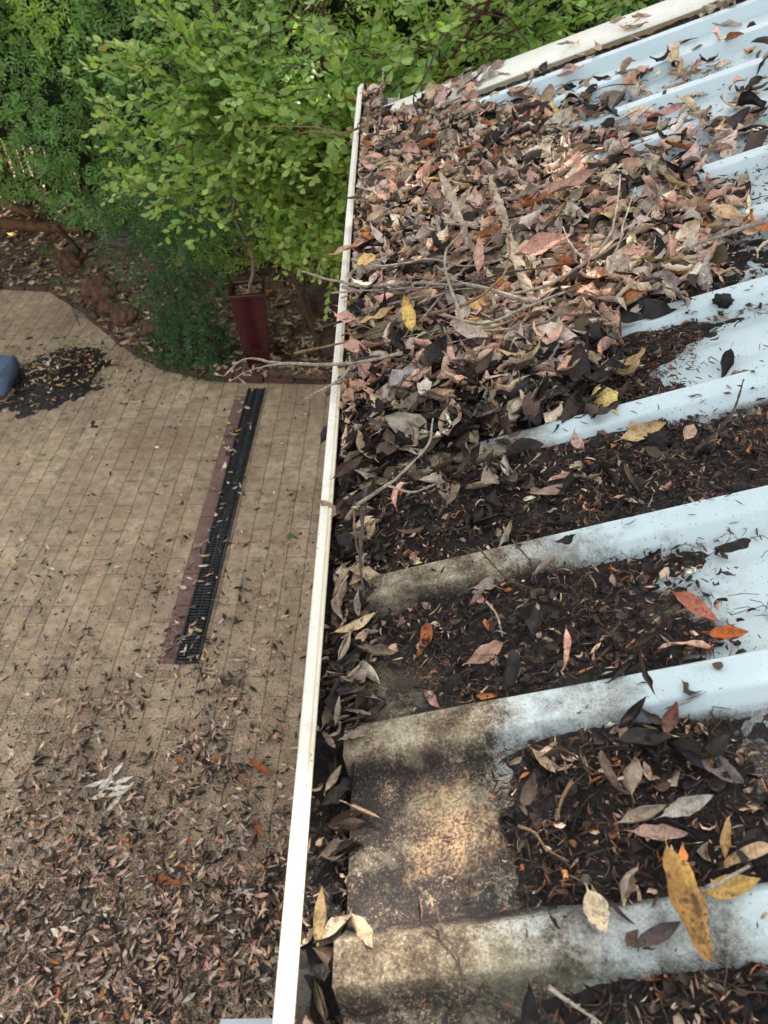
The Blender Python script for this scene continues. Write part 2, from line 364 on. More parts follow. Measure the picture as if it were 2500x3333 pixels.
    q.bump(q.math('SUBTRACT', q.math('MULTIPLY', q.noise(co, 60, 5), .4), br.outputs['Fac']), .6, .004)
    return q.m

MLEAF = mat_leaf('dry_leaf'); MWET = mat_leaf('wet_dark_leaf', .3, .6)
MGREEN = mat_green('shrub_leaf', .45); MVINE = mat_green('vine_leaf', .55)
MTWIG = mat_bark('grey_twig', (.12, .09, .065), (.48, .41, .32), 90); MTWIGB = mat_bark('brown_twig', (.09, .05, .03), (.32, .20, .11), 90)
MTWIGD = mat_bark('dark_twig', (.03, .022, .018), (.12, .09, .07), 90)
MBARK = mat_bark('peeling_bark', (.17, .12, .08), (.62, .50, .35), 70); MSTEM = mat_bark('red_stem', (.05, .025, .015), (.14, .08, .05), 60)
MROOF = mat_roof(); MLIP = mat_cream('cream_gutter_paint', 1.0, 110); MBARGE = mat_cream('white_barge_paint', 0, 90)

# ---------------------------------------------------------------- the house: roof, gutter, barge
HS = .2967; ZL = 2.48; XE = -.056; DEP = .024
RIB = [-.36, -.173, .013, .200, .386, .573, .762, .952, 1.150, 1.345, 1.550, 1.755, 1.960, 2.155]  # far edge of each crest
CW, SL = .030, .016                                                  # crest width, run of each sloping side
def prof(y):
    y = np.asarray(y, float); h = np.zeros_like(y)
    for r in RIB:
        c = r-CW/2; d = np.abs(y-c)-CW/2
        h = np.maximum(h, np.clip(1-d/SL, 0, 1)*DEP)
    for a, b in zip(RIB[:-1], RIB[1:]):                                # two shallow swages in each pan
        for t in (.33, .62):
            c = a+t*(b-a)-.004; h = np.maximum(h, .0016*np.clip(1-np.abs(y-c)/.006, 0, 1))
    return h
def roof_z(x, y): return ZL+HS*x-DEP+prof(y)
ys = [-.45]
for a, b in zip(RIB, RIB[1:]+[2.35]):
    c = a-CW/2
    ys += [c-CW/2-SL, c-CW/2-SL+.0015, c-CW/2-.002, c-CW/2, c-CW/2+.003, c, c+CW/2-.003, c+CW/2, c+CW/2+.002, c+CW/2+SL-.0015, c+CW/2+SL]
    for t in (.33, .62):
        if b < 2.3: k = a+t*(b-a)-.004; ys += [k-.006, k, k+.006]
ys = np.array(sorted(set([round(v, 5) for v in ys if v < 2.21]+[2.25])))
xs = np.concatenate([np.linspace(XE, 1.2, 64), np.linspace(1.25, 3.2, 14)])
house = empty('house', (0.3, 0, 0)); tag(house, 'low house eave with pale ribbed metal roof, white gutter and white barge capping', 'house')
def hbuild(a, name, mat, parent=house, **k):
    o = a.build(name, mat, parent, **k); o.matrix_parent_inverse = Matrix.Translation((-.3, 0, 0)); return o
XX, YY = np.meshgrid(xs, ys, indexing='ij')
dent = .0008*n2(XX, YY, 9.0)+.0004*n2(XX, YY, 30.0)
ZT = roof_z(XX, YY)+dent
XXe = XX.copy(); XXe[0] += .002*n2(XX[0], YY[0], 8.)-.007*prof(YY[0])/DEP
def grid_faces(nx, ny, off=0):
    i = np.arange(nx-1)[:, None]*ny+np.arange(ny-1)[None]
    return np.stack([i, i+ny, i+ny+1, i+1], -1).reshape(-1, 4)+off
a = Acc(); nx, ny = XX.shape
a.add(np.stack([XXe, YY, ZT], -1).reshape(-1, 3), grid_faces(nx, ny))
a.add(np.stack([XXe, YY, ZT-.0012], -1).reshape(-1, 3), grid_faces(nx, ny)[:, ::-1])
Vf = np.stack([np.stack([XXe[0], YY[0], ZT[0]], -1), np.stack([XXe[0]-.0004, YY[0], ZT[0]-.003], -1)], 0).reshape(-1, 3)
a.add(Vf, grid_faces(2, ny)[:, ::-1])
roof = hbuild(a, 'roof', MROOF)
# gutter
gp = [(-.0895,-.010),(-.0885,-.004),(-.0888,-.0012),(-.0898,-.0002),(-.0915,0),(-.0922,-.0012),(-.0930,-.0012),(-.0937,.0002),(-.1005,.0006),(-.1025,0),(-.1038,-.0022),(-.1040,-.006),(-.1040,-.020),(-.1020,-.026),(-.1020,-.100),(-.098,-.108),(-.02,-.112),(.022,-.112),(.024,-.108),(.024,-.03),
      (.0225,-.03),(.0225,-.1105),(-.098,-.1065),(-.1006,-.100),(-.1006,-.024),(-.1026,-.019),(-.1026,-.005),(-.101,-.002),(-.092,-.0026),(-.0905,-.010)]
gy = np.concatenate([np.linspace(-.5, 2.60, 60), [2.63, 2.648, 2.658]])
G = []
for y in gy:
    k = max(0, (y-2.60)/.058)
    G.append([(px_+(.007*k if pz > -.03 and px_ < -.08 else 0)+.0009*math.sin(y*2.3), y, ZL+pz-.004*k+.0008*math.sin(y*3.1+1)) for px_, pz in gp])
G = np.array(G); ng = len(gp); V = G.reshape(-1, 3); i = np.arange(len(gy)-1)[:, None]*ng; k = np.arange(ng)[None]; k2 = (k+1) % ng
a = Acc().add(V, np.stack([i+k, i+k2, i+ng+k2, i+ng+k], -1).reshape(-1, 4)[:, ::-1])
gut = hbuild(a, 'gutter', MLIP); 
for p in gut.data.polygons: p.use_smooth = False
a = Acc(); a.box((-.101, 2.6455, ZL-.109), (.0235, 2.6475, ZL-.045)); hbuild(a, 'gutter_end_cap', MLIP, smooth=False)
# fascia, barge capping, eave soffit and brick wall under the roof
MWHT = mat_cream('white_fascia_paint')
a = Acc(); a.box((.026, -.45, ZL-.19), (.046, 2.38, ZL-.035)); hbuild(a, 'fascia', MWHT, smooth=False)
bz = lambda x: ZL+HS*x+.006
a = Acc(); xb = np.linspace(-.045, 3.2, 30)
pb = [(2.216, -.004), (2.2165, -.001), (2.219, .0), (2.300, .0008), (2.392, .0), (2.402, -.003), (2.404, -.010), (2.404, -.15), (2.400, -.15), (2.400, -.012), (2.222, -.003), (2.218, -.004)]
V = np.array([[(x, y+.0015*math.sin(x*5), bz(x)+z) for y, z in pb] for x in xb]); nb = len(pb)
i = np.arange(len(xb)-1)[:, None]*nb; k = np.arange(nb)[None]; k2 = (k+1) % nb
a.add(V.reshape(-1, 3), np.stack([i+k, i+nb+k, i+nb+k2, i+k2], -1).reshape(-1, 4)[:, ::-1])
hb = hbuild(a, 'barge_capping', MBARGE, smooth=False)
a = Acc(); a.box((.06, -.45, ZL-.2), (.62, 2.37, ZL-.185)); hbuild(a, 'soffit', MWHT, smooth=False)
MBRW = mat_simple('brick_wall_red', (.20, .09, .06), (.34, .18, .12), 18); a = Acc(); a.box((.6, -.45, 0), (.72, 2.3, ZL-.19)); a.box((.72, 2.18, 0), (3.2, 2.3, ZL+.05)); hbuild(a, 'wall', MBRW, smooth=False)

# ---------------------------------------------------------------- ground
MPAV = mat_pavers()
gx = np.linspace(-9, 6, 60); gyy = np.linspace(-3, 7.4, 60); A_, B_ = np.meshgrid(gx, gyy, indexing='ij')
tag(mk('paving', np.stack([A_, B_, A_*0], -1).reshape(-1, 3), [grid_faces(60, 60)], MPAV), kind='structure')
MSOIL = mat_simple('bed_soil', (.07, .045, .028), (.22, .145, .085), 22, .95, .8, .02)
gs = 60.0; tag(mk('ground', [(-gs, -gs, -.02), (gs, -gs, -.02), (gs, gs, -.02), (-gs, gs, -.02)], [[(0, 1, 2, 3)]], MSOIL), kind='structure')
# curve of the brick edging (back of the paving)
EC = np.array([(-6.0, 6.62), (-3.70, 6.53), (-3.18, 6.44), (-2.80, 6.06), (-2.24, 5.40), (-1.93, 5.10), (-1.56, 4.90), (-1.34, 4.84), (-.5, 4.75), (.6, 4.74), (4.5, 4.74)])
def edge_y(x): return np.interp(x, EC[:, 0], EC[:, 1])
def bed_z(x, y):
    d = y-edge_y(x); return .048+.34*sstep(.15, 1.5, d)+.05*n2(x, y, 2.2)*sstep(.1, .8, d)+.010*n2(x, y, 9.)-.03*sstep(.12, -.05, d)
bx_ = np.linspace(-8, 5, 150); bt = np.linspace(0, 1, 70); A_, T_ = np.meshgrid(bx_, bt, indexing='ij'); B_ = edge_y(A_)+.02+T_**1.5*7
tag(mk('garden_bed_soil', np.stack([A_, B_, bed_z(A_, B_)], -1).reshape(-1, 3), [grid_faces(150, 70)], MSOIL), kind='structure')
# edging: a low row of red bricks on edge
MBRK = M('edging_brick'); _c = MBRK.obj(); MBRK.set(Base_Color=MBRK.mix(1.0, MBRK.ramp(MBRK.noise(_c, 5, 3), [(.35, (.06, .032, .024)), (.65, (.13, .062, .042))]), MBRK.ramp(MBRK.noise(_c, 60, 5, .7), [(.3, .5), (.65, 1.2)]), 'MULTIPLY'), Roughness=.9); MBRK.bump(MBRK.noise(_c, 60, 5), .6, .004); MBRK = MBRK.m
a = Acc(); seg = np.linalg.norm(np.diff(EC, axis=0), axis=1); cum = np.concatenate([[0], np.cumsum(seg)]); s_ = 0.0
while s_ < cum[-1]-.2:
    p0 = np.array([np.interp(s_, cum, EC[:, j]) for j in (0, 1)]); p1 = np.array([np.interp(s_+.222, cum, EC[:, j]) for j in (0, 1)])
    t = norm(p1-p0); nrm = np.array([-t[1], t[0]]); j = rng.normal(0, .006, 3); hz = .040+rng.normal(0, .006)
    c0, c1 = p0+nrm*(j[0]-.01), p1+nrm*(j[1]-.01); d_ = nrm*.105
    q = [(*c0, -.01), (*c1, -.01), (*(c1+d_), -.01), (*(c0+d_), -.01), (*c0, hz), (*c1, hz+j[2]*.5), (*(c1+d_), hz+j[2]*.5), (*(c0+d_), hz)]
    a.add(q, [(0,3,2,1),(4,5,6,7),(0,1,5,4),(1,2,6,5),(2,3,7,6),(3,0,4,7)]); s_ += .235
o = a.build('brick_edging', MBRK, smooth=False); bevel(o, .006); tag(o, 'low curved row of red bricks edging the leafy garden bed', 'garden edging')
# red header strip and channel drain (rotated with the paving)
GA = .0205
def grd(xr, yr, z=0.0): return (xr*math.cos(GA)+yr*math.sin(GA), -xr*math.sin(GA)+yr*math.cos(GA), z)
Y0D, Y1D = 2.235, 4.70
MRED = M('red_paver_strip'); _c = MRED.obj(); _s = MRED.n('ShaderNodeSeparateXYZ'); MRED.l(_c, _s.inputs[0])
_j = MRED.math('PINGPONG', MRED.math('ADD', _s.outputs[1], 10.0), .117); _j = MRED.mapr(_j, .0018, .004, 1.0, 0.0)
_b = MRED.mix(1.0, MRED.ramp(MRED.noise(_c, 8, 4), [(.3, (.17, .095, .078)), (.7, (.26, .15, .12))]), MRED.ramp(MRED.noise(_c, 120, 4), [(.3, .7), (.65, 1.15)]), 'MULTIPLY')
MRED.set(Base_Color=MRED.mix(_j, _b, (.04, .025, .02)), Roughness=.85); MRED = MRED.m
tag(mk('red_paver_strip', [grd(-1.3076, Y0D, .004), grd(-1.2259, Y0D, .004), grd(-1.2259, Y1D-.1, .004), grd(-1.3076, Y1D-.1, .004)], [[(0, 1, 2, 3)]], MRED), kind='structure')
drain = empty('channel_drain', grd(-1.1616, 3.4)); tag(drain, 'long black slotted channel drain set in the pale paving beside a red brick strip', 'drain')
MPLA = mat_simple('black_plastic', (.018, .02, .022), (.05, .052, .055), 30, .45, .2)
def dbuild(a, name, mat, **k):
    o = a.build(name, mat, drain, **k); o.matrix_parent_inverse = Matrix.Translation(-Vector(drain.location)); return o
a = Acc(); xa, xb_ = -1.2239, -1.0993
def gbox(a, x0, x1, y0, y1, z0, z1):
    q = [grd(x0,y0,z0), grd(x1,y0,z0), grd(x1,y1,z0), grd(x0,y1,z0), grd(x0,y0,z1), grd(x1,y0,z1), grd(x1,y1,z1), grd(x0,y1,z1)]
    a.add(q, [(0,3,2,1),(4,5,6,7),(0,1,5,4),(1,2,6,5),(2,3,7,6),(3,0,4,7)])
gbox(a, xa, xa+.010, Y0D, Y1D, .0, .014); gbox(a, xb_-.010, xb_, Y0D, Y1D, .0, .014); gbox(a, xa+.01, xb_-.01, Y0D, Y0D+.012, .0, .0135)
dbuild(a, 'frame', MPLA, smooth=False)
a = Acc(); gbox(a, xa+.0105, xb_-.0105, Y0D+.0125, Y1D, .001, .003); dbuild(a, 'channel', mat_simple('drain_dark', (.006, .006, .006), (.02, .018, .015), 40), smooth=False)
a = Acc(); xm = (xa+xb_)/2
y = Y0D+.022
while y < Y1D-.02:
    gbox(a, xa+.0102, xm-.004, y, y+.011, .0035, .0112); gbox(a, xm+.004, xb_-.0102, y, y+.011, .0035, .0112); y += .0205
gbox(a, xm-.0039, xm+.0039, Y0D+.0125, Y1D, .0035, .0118)
dbuild(a, 'grate', MPLA, smooth=False)

# ---------------------------------------------------------------- leaf litter on the roof
GXc = np.array([-.10, -.055, 0, .05, .1, .15, .2, .3, .4, .5, .6, .8, 1.3])
GYc = np.array([-.3, .09, .27, .46, .65, .84, 1.03, 1.25, 1.6, 2.0, 2.165, 2.195, 2.4])
GA_ = np.array([
 [.0, .000, .000, .001, .004, .008, .010, .012, .012, .012, .012, .01, .01],
 [.0, .000, .000, .001, .005, .009, .010, .012, .012, .012, .012, .01, .01],
 [.0, .000, .000, .000, .008, .013, .012, .003, .0012, .001, .001, .001, .0],
 [.0, .003, .004, .006, .009, .010, .008, .003, .003, .001, .001, .0, .0],
 [.0, .015, .016, .016, .016, .015, .013, .010, .007, .004, .003, .002, .0],
 [.0, .030, .032, .032, .030, .028, .024, .009, .000, .000, .0, .0, .0],
 [.0, .045, .048, .045, .042, .040, .038, .034, .022, .013, .010, .007, .003],
 [.0, .052, .052, .050, .048, .045, .042, .036, .022, .014, .011, .007, .003],
 [.0, .050, .050, .048, .044, .040, .034, .022, .013, .009, .006, .004, .002],
 [.0, .044, .042, .038, .031, .024, .018, .009, .005, .003, .002, .0015, .001],
 [.0, .030, .028, .022, .016, .011, .008, .004, .002, .001, .001, .0, .0],
 [.0, .030, .028, .022, .018, .016, .015, .014, .014, .013, .013, .013, .012],
 [.0, .000, .000, .000, .000, .000, .000, .000, .000, .000, .0, .0, .0]])
def bil(x, y, T=GA_):
    xi = np.clip(np.searchsorted(GXc, x)-1, 0, len(GXc)-2); yi = np.clip(np.searchsorted(GYc, y)-1, 0, len(GYc)-2)
    fx = np.clip((x-GXc[xi])/(GXc[xi+1]-GXc[xi]), 0, 1); fy = np.clip((y-GYc[yi])/(GYc[yi+1]-GYc[yi]), 0, 1)
    return T[yi, xi]*(1-fx)*(1-fy)+T[yi, xi+1]*fx*(1-fy)+T[yi+1, xi]*(1-fx)*fy+T[yi+1, xi+1]*fx*fy
def gut_z(y): return ZL-.047+.016*sstep(.30, .44, y)+.014*sstep(.5, .75, y)+.010*sstep(.8, 1.05, y)-.02*sstep(2.1, 2.45, y)
def amount(x, y):
    A = bil(x, y); nz = fbm(x, y, 11.)
    return A*(1+.55*nz)+np.where(A > .0015, .002*n2(x, y, 60.), 0)
def pile_z(x, y):
    onroof = ZL+HS*x-DEP+amount(x, y)+.35*0
    g = gut_z(y)+.006*n2(x, y, 25.)
    w_ = sstep(-.064, -.050, x)*1.0
    full = sstep(.62, .9, y)                                            # beyond here the heap bridges the gutter
    g2 = g*(1-w_)+onroof*w_
    br = g*(1-full)+(g*(1-sstep(-.088, -.05, x))+onroof*sstep(-.088, -.05, x))*full
    return np.where(x < -.05, np.where(full > .01, br, np.where(x < XE+.001, g, g2)), onroof)
MULCH = M('black_leaf_mulch'); _c = MULCH.obj(); _n = MULCH.noise(_c, 120, 8, .75); _n2 = MULCH.noise(_c, 14, 4)
_cc = MULCH.mix(_n2, MULCH.ramp(_n, [(.35, (.009, .0075, .0065)), (.53, (.030, .022, .017)), (.68, (.13, .088, .058))]), MULCH.ramp(_n, [(.35, (.008, .007, .006)), (.58, (.028, .021, .018)), (.72, (.10, .068, .05))]))
MULCH.set(Base_Color=_cc, Roughness=MULCH.ramp(MULCH.noise(_c, 60, 4), [(.42, .25), (.6, .8)]), Specular_IOR_Level=.4); MULCH.bump(_n, 1.0, .006); MULCH = MULCH.m
mx = np.arange(-.052, .95, .0035); my = np.concatenate([np.arange(-.1, 1.0, .0035), np.arange(1.0, 2.14, .008), np.arange(2.14, 2.24, .004)])
A_, B_ = np.meshgrid(mx, my, indexing='ij'); Am = amount(A_, B_)
Zm = ZL+HS*A_-DEP+Am-.0075+.0065*sstep(.003, .0095, bil(A_, B_)+.0055*fbm(A_, B_, 26.))-.012*sstep(.36, .50, A_)*sstep(.93, 1.0, B_)*sstep(2.175, 2.155, B_)+.0022*n2(A_, B_, 110.)+.0014*n2(A_, B_, 260.)
tag(mk('decayed_leaf_mulch', np.stack([A_, B_, Zm], -1).reshape(-1, 3), [grid_faces(len(mx), len(my))], MULCH), 'black decayed leaf mulch lying in the pans of the metal roof', 'leaf mulch', kind='stuff')
# wet sludge filling the gutter
q = M('wet_gutter_sludge'); _c = q.obj(); _n = q.noise(_c, 90, 8, .7)
q.set(Base_Color=q.ramp(_n, [(.35, (.004, .004, .004)), (.62, (.016, .012, .010)), (.8, (.07, .045, .03))]), Roughness=q.ramp(q.noise(_c, 40, 4), [(.40, .15), (.55, .75)]), Specular_IOR_Level=.6); q.bump(_n, 1.0, .006); MSL = q.m
mx = np.linspace(-.1004, -.012, 22); my = np.arange(-.45, 2.645, .005); A_, B_ = np.meshgrid(mx, my, indexing='ij')
Zs = gut_z(B_)-.012+.011*fbm(A_, B_, 34.)+.005*n2(A_, B_, 120.); Zs = np.where(A_ > XE, np.minimum(Zs, ZL+HS*A_-DEP-.006), Zs)
tag(mk('gutter_sludge', np.stack([A_, B_, Zs], -1).reshape(-1, 3), [grid_faces(len(mx), len(my))], MSL), 'wet black sludge of rotten leaves filling the gutter', 'sludge', kind='stuff')

PAL = {'pinkish brown': (.62, .39, .29), 'pale beige': (.70, .57, .44), 'grey brown': (.31, .24, .18), 'mauve grey': (.46, .38, .325),
       'dark brown': (.075, .05, .036), 'charcoal': (.018, .0155, .014), 'orange brown': (.42, .15, .05), 'ochre yellow': (.58, .40, .16), 'tan': (.46, .33, .22)}
KEYS = list(PAL); PV = np.array([PAL[k] for k in KEYS])*np.array([1.0, .985, .93])
def pick_cols(y, x, n):
    """colour mix of roof litter by place: paler and fresher on the far heap, black in the near pans"""
    fresh = sstep(.72, 1.0, y)
    pf = np.array([.20, .14, .15, .17, .09, .14, .02, .015, .075]); pd = np.array([.02, .04, .10, .04, .26, .50, .01, .005, .02])
    pr = pf[None]*fresh[:, None]+pd[None]*(1-fresh[:, None]); pr /= pr.sum(1, keepdims=True); cm = np.cumsum(pr, 1)
    cm = np.where((x < -.04)[:, None] & (y < .8)[:, None], np.cumsum([.0, .02, .13, .03, .40, .36, .0, .0, .06])[None], cm)
    return (rng.random((n, 1)) > cm).sum(1).clip(0, len(KEYS)-1)
def density(x, y):
    A = bil(np.maximum(x, -.05), y)
    d = sstep(.002, .028, A)*.9+.1*sstep(.0004, .003, A)
    d = d*np.where(y < .72, .24, 1)
    d = np.where(x < -.04, sstep(.35, .46, y)*1.0+.05, d)
    d = d*np.where((prof(y) > .010) & (y < .80) & (x > -.045), .10, 1)
    d = d*np.where((x > .29) & (y > .86) & (y < .985), .07, 1)*np.where((x > .42) & (y > 1.1), .95, 1)*np.where((x > .40) & (y > 1.1) & (prof(y) > .012), .6, 1)
    clump = sstep(-.30, .35, fbm(x, y, 7.)); thin = sstep(.03, .010, A)
    d = np.where((y > 2.39) & (x > -.05), 0, d); thin = np.where(x < -.04, 0, thin); return d*(1-thin*(1-clump))*np.where(y > 2.20, np.where(x < .22, .9, .2), 1)*np.where(x > 1.0, .4, 1)
def sample_litter(n, xr=(-.098, 1.15), yr=(.0, 2.40)):
    X, Y = [], []; tot = 0
    while tot < n:
        x = rng.uniform(*xr, 20000); y = rng.uniform(*yr, 20000); k = rng.random(20000) < density(x, y)
        X.append(x[k]); Y.append(y[k]); tot += k.sum()
    return np.concatenate(X)[:n], np.concatenate(Y)[:n]
def surf(x, y):
    z = pile_z(x, y); on = (x > XE) & (y < 2.21); z = np.where(on, np.maximum(z, roof_z(x, y)), z)
    return np.where((y >= 2.21) & (x > -.045), bz_np(x), z)
def bz_np(x): return ZL+HS*x+.007
def rand_orient(n, tilt):
    N = np.stack([rng.normal(0, tilt, n)-.2, rng.normal(0, tilt, n), np.ones(n)], -1)
    t = rng.uniform(0, 2*np.pi, n); D = np.stack([np.cos(t), np.sin(t), rng.normal(0, .28, n)], -1)
    D[:, 2] += HS*D[:, 0]; return norm(D), norm(N)
def jitter_cols(ci, n, sd_=.16):
    c = PV[ci]*np.exp(rng.normal(0, sd_, (n, 1)))*np.exp(rng.normal(0, .05, (n, 3))); return np.clip(c, .004, .8)
def keep_in(V):
    # leaves lean against the gutter lip; only a few stick out over it
    mn = V[..., 0].min(1); lim = np.where(rng.random(len(V)) < .06, -.115, -.084)
    V[..., 0] += np.maximum(0, lim-mn)[:, None]
    top = V[..., 2].max(1); edge = V[..., 0].mean(1) < -.06; V[..., 2] -= np.where(edge, np.maximum(0, top-(ZL+.012))*.7, 0)[:, None]
    return V
def litter_leaves(n, name, label, lift=(.0, .010), size=(.034, .082), mat=MLEAF, yr=(.0, 2.62), tilt=.55):
    x, y = sample_litter(n, yr=yr); z = surf(x, y)+rng.uniform(*lift, n)
    D, N = rand_orient(n, tilt); flip = rng.random(n) < .45
    L = rng.uniform(*size, n)*np.where(y < .75, .62, 1); W = L*rng.uniform(.30, .52, n)
    k1 = rng.normal(0, 1.2, n)+.5; k2 = rng.normal(.7, 1.5, n); N = np.where(flip[:, None], -N, N)
    z = z+.25*L*np.abs(k1)*.25
    ci = pick_cols(y, x, n); c = jitter_cols(ci, n)
    V, F, uv = leaf_geo(np.stack([x, y, z], -1), D, N, L, W, k1, k2, rng.uniform(0, .05, n), rng.normal(0, .9, n), crum=.075)
    floor = np.where(V[..., 0] > XE, np.where(V[..., 1] < 2.21, roof_z(V[..., 0], V[..., 1]), bz_np(V[..., 0]))+.0015, V[..., 2])
    V[..., 2] = np.maximum(V[..., 2], floor)
    V = keep_in(V)
    vc = np.repeat(c[:, None], V.shape[1], 1)
    return V, F, uv, vc, ci, x, y
V, F, uv, vc, *_ = litter_leaves(7600, '', '', lift=(-.002, .013), tilt=.75)
tag(mk('dry_leaf_litter', V.reshape(-1, 3), [F], MLEAF, col=vc.reshape(-1, 3), uv=uv), 'deep layer of curled dry gum leaves covering the metal roof and gutter', 'leaf litter', kind='stuff')
# small broken pieces
def crumbs(n, x, y, z, size, cols, nu=4, nv=3):
    D, N = rand_orient(n, .8); L = size; W = L*(.10+.5*rng.random(n)**1.7)
    V, F, uv = leaf_geo(np.stack([x, y, z], -1), D, N, L, W, rng.normal(0, 2.2, n), rng.normal(0, 2.0, n), .0, rng.normal(0, 1.5, n), nu, nv, pet=0, a=1, b=.55, rag=.3)
    return V.reshape(-1, 3), F, np.repeat(cols[:, None], nu*nv, 1).reshape(-1, 3), uv
def dens_crumb(x, y):
    A = np.where(x < -.056, .01, bil(x, y)*(.5+.5*sstep(-.3, .3, fbm(x, y, 9.)))); d = sstep(.0018, .006, A)*np.where((prof(y) > .008) & (A < .02), .05, 1); return np.where(y > 1.0, d*.25, d)*np.where(x < -.056, 1.0, 1)
x = rng.uniform(-.098, 1.0, 170000); y = rng.uniform(0, 2.2, 170000); k = rng.random(170000) < dens_crumb(x, y); x, y = x[k][:34000], y[k][:34000]; n = len(x)
ci = rng.choice([4, 5, 2, 8, 6, 0], n, p=[.27, .50, .11, .05, .03, .04]); z = np.where(x < -.056, gut_z(y)-.004, np.maximum(ZL+HS*x-DEP+amount(x, y), roof_z(x, y))+.0015)+rng.uniform(0, .004, n)
V, F, vc, uv = crumbs(n, x, y, z, .003+.017*rng.random(n)**2.0, jitter_cols(ci, n, .35), 5, 3)
tag(mk('leaf_fragments', V, [F], MLEAF, col=vc, uv=uv), 'broken bits of dark rotten leaf strewn over the mulch on the roof', 'leaf fragments', kind='stuff')
# reddish-brown flower caps / needles
def spindles(x, y, z, L, R, cols, name, label, mat=MLEAF):
    n = len(x); t = rng.uniform(0, 6.28, n); D = norm(np.stack([np.cos(t), np.sin(t), rng.normal(0, .25, n)], -1)); S = norm(np.cross(D, [0, 0, 1.])); U = np.cross(S, D)
    u = np.array([-.5, -.2, .2, .5]); r = np.array([.15, 1, .85, .1]); ang = np.arange(4)*np.pi/2
    bend = rng.normal(0, .15, n)
    V = (np.stack([x, y, z], -1)[:, None, None]+(u*1.0)[None, :, None, None]*L[:, None, None, None]*D[:, None, None]
         + (r[None, :, None]*R[:, None, None])[..., None]*(np.cos(ang)[None, None, :, None]*S[:, None, None]+np.sin(ang)[None, None, :, None]*U[:, None, None])
         + ((u**2)[None, :, None, None]*(bend*L)[:, None, None, None])*S[:, None, None]).reshape(n, 16, 3)
    i = np.arange(3)[:, None]*4; kk = np.arange(4)[None]; f = np.stack([i+kk, i+(kk+1) % 4, i+4+(kk+1) % 4, i+4+kk], -1).reshape(-1, 4)
    F = (np.arange(n)[:, None, None]*16+f[None]).reshape(-1, 4)
    o = mk(name, V.reshape(-1, 3), [F], mat, col=np.repeat(cols[:, None], 16, 1).reshape(-1, 3), uv=np.ones((n*16, 3))*.5)
    return tag(o, label, 'leaf debris', kind='stuff')
x = rng.uniform(-.03, 1.1, 120000); y = rng.uniform(0, 2.2, 120000); A = bil(x, y)
wgt = np.zeros_like(x)
for cx, cy_, rx, ry, s in [(.29, .84, .09, .07, 1.0), (.40, .92, .2, .02, .9), (.33, .66, .2, .07, .8), (.17, .62, .16, .06, .18), (.40, .405, .12, .018, .9), (.25, .05, .3, .08, .7), (.16, .5, .09, .05, .12), (.34, .545, .16, .016, .5), (.6, 1.1, .3, .1, .3), (.15, .26, .1, .06, .35), (.8, 2.18, .6, .025, 1.0)]:
    wgt = np.maximum(wgt, s*np.exp(-((x-cx)/rx)**2-((y-cy_)/ry)**2))
k = rng.random(len(x)) < wgt*.55*sstep(-.5, .25, fbm(x, y, 14.))*np.where((prof(y) > .010), .12, 1); x, y = x[k][:7000], y[k][:7000]; n = len(x)
z = np.maximum(ZL+HS*x-DEP+amount(x, y), roof_z(x, y))+.002+rng.uniform(0, .003, n)
RC = np.array([(.13, .048, .03), (.085, .036, .025), (.17, .065, .035), (.055, .03, .022), (.22, .12, .065)])
spindles(x, y, z, rng.uniform(.005, .012, n), rng.uniform(.0005, .0011, n), RC[rng.integers(0, 5, n)]*np.exp(rng.normal(0, .2, (n, 1))), 'needle_debris', 'reddish brown needle-like flower caps drifted along the roof ribs')
n = 1700; x = rng.uniform(-.04, .9, n*4); y = rng.uniform(0, .98, n*4); k = (rng.random(n*4) < np.clip(bil(x, y)*120, 0, 1)*sstep(-.4, .2, fbm(x, y, 12.))*(prof(y) < .009)); x, y = x[k][:n], y[k][:n]
a = Acc(); zz = np.maximum(ZL+HS*x-DEP+amount(x, y), roof_z(x, y))+.003
for i in range(len(x)):
    t = rng.uniform(0, 6.28); l = rng.uniform(.004, .014); b = rng.normal(0, .5)
    p = [(x[i]-l*math.cos(t), y[i]-l*math.sin(t), zz[i]-HS*l*math.cos(t)), (x[i]+b*l*math.sin(t), y[i]-b*l*math.cos(t), zz[i]+.003), (x[i]+l*math.cos(t), y[i]+l*math.sin(t), zz[i]+HS*l*math.cos(t))]
    a.tube(p, [.00035, .0005, .0003], 3)
MFIB = mat_simple('rust_fibre', (.03, .018, .012), (.24, .14, .08), 40, .8, 0)
tag(a.build('fibres', MFIB), 'fine rusty stalks and fibres tangled in the dark mulch', 'fibres', kind='stuff')
# tiny specks on the clean sheet and capping
x = rng.uniform(-.04, 1.15, 3800); y = rng.uniform(.0, 2.4, 3800); k = sstep(-.2, .3, fbm(x, y, 5.)) > rng.random(3800)*.8; x, y = x[k], y[k]; n = len(x)
z = np.where(y < 2.214, roof_z(x, y), bz_np(x))+.0008
V, F, vc, uv = crumbs(n, x, y, z, rng.uniform(.001, .0038, n), jitter_cols(rng.choice([4, 5, 6], n), n, .3), 3, 2)
tag(mk('dirt_specks', V, [F], MLEAF, col=vc, uv=uv), 'tiny dark dirt specks sprinkled on the clean painted metal', 'dirt specks', kind='stuff')

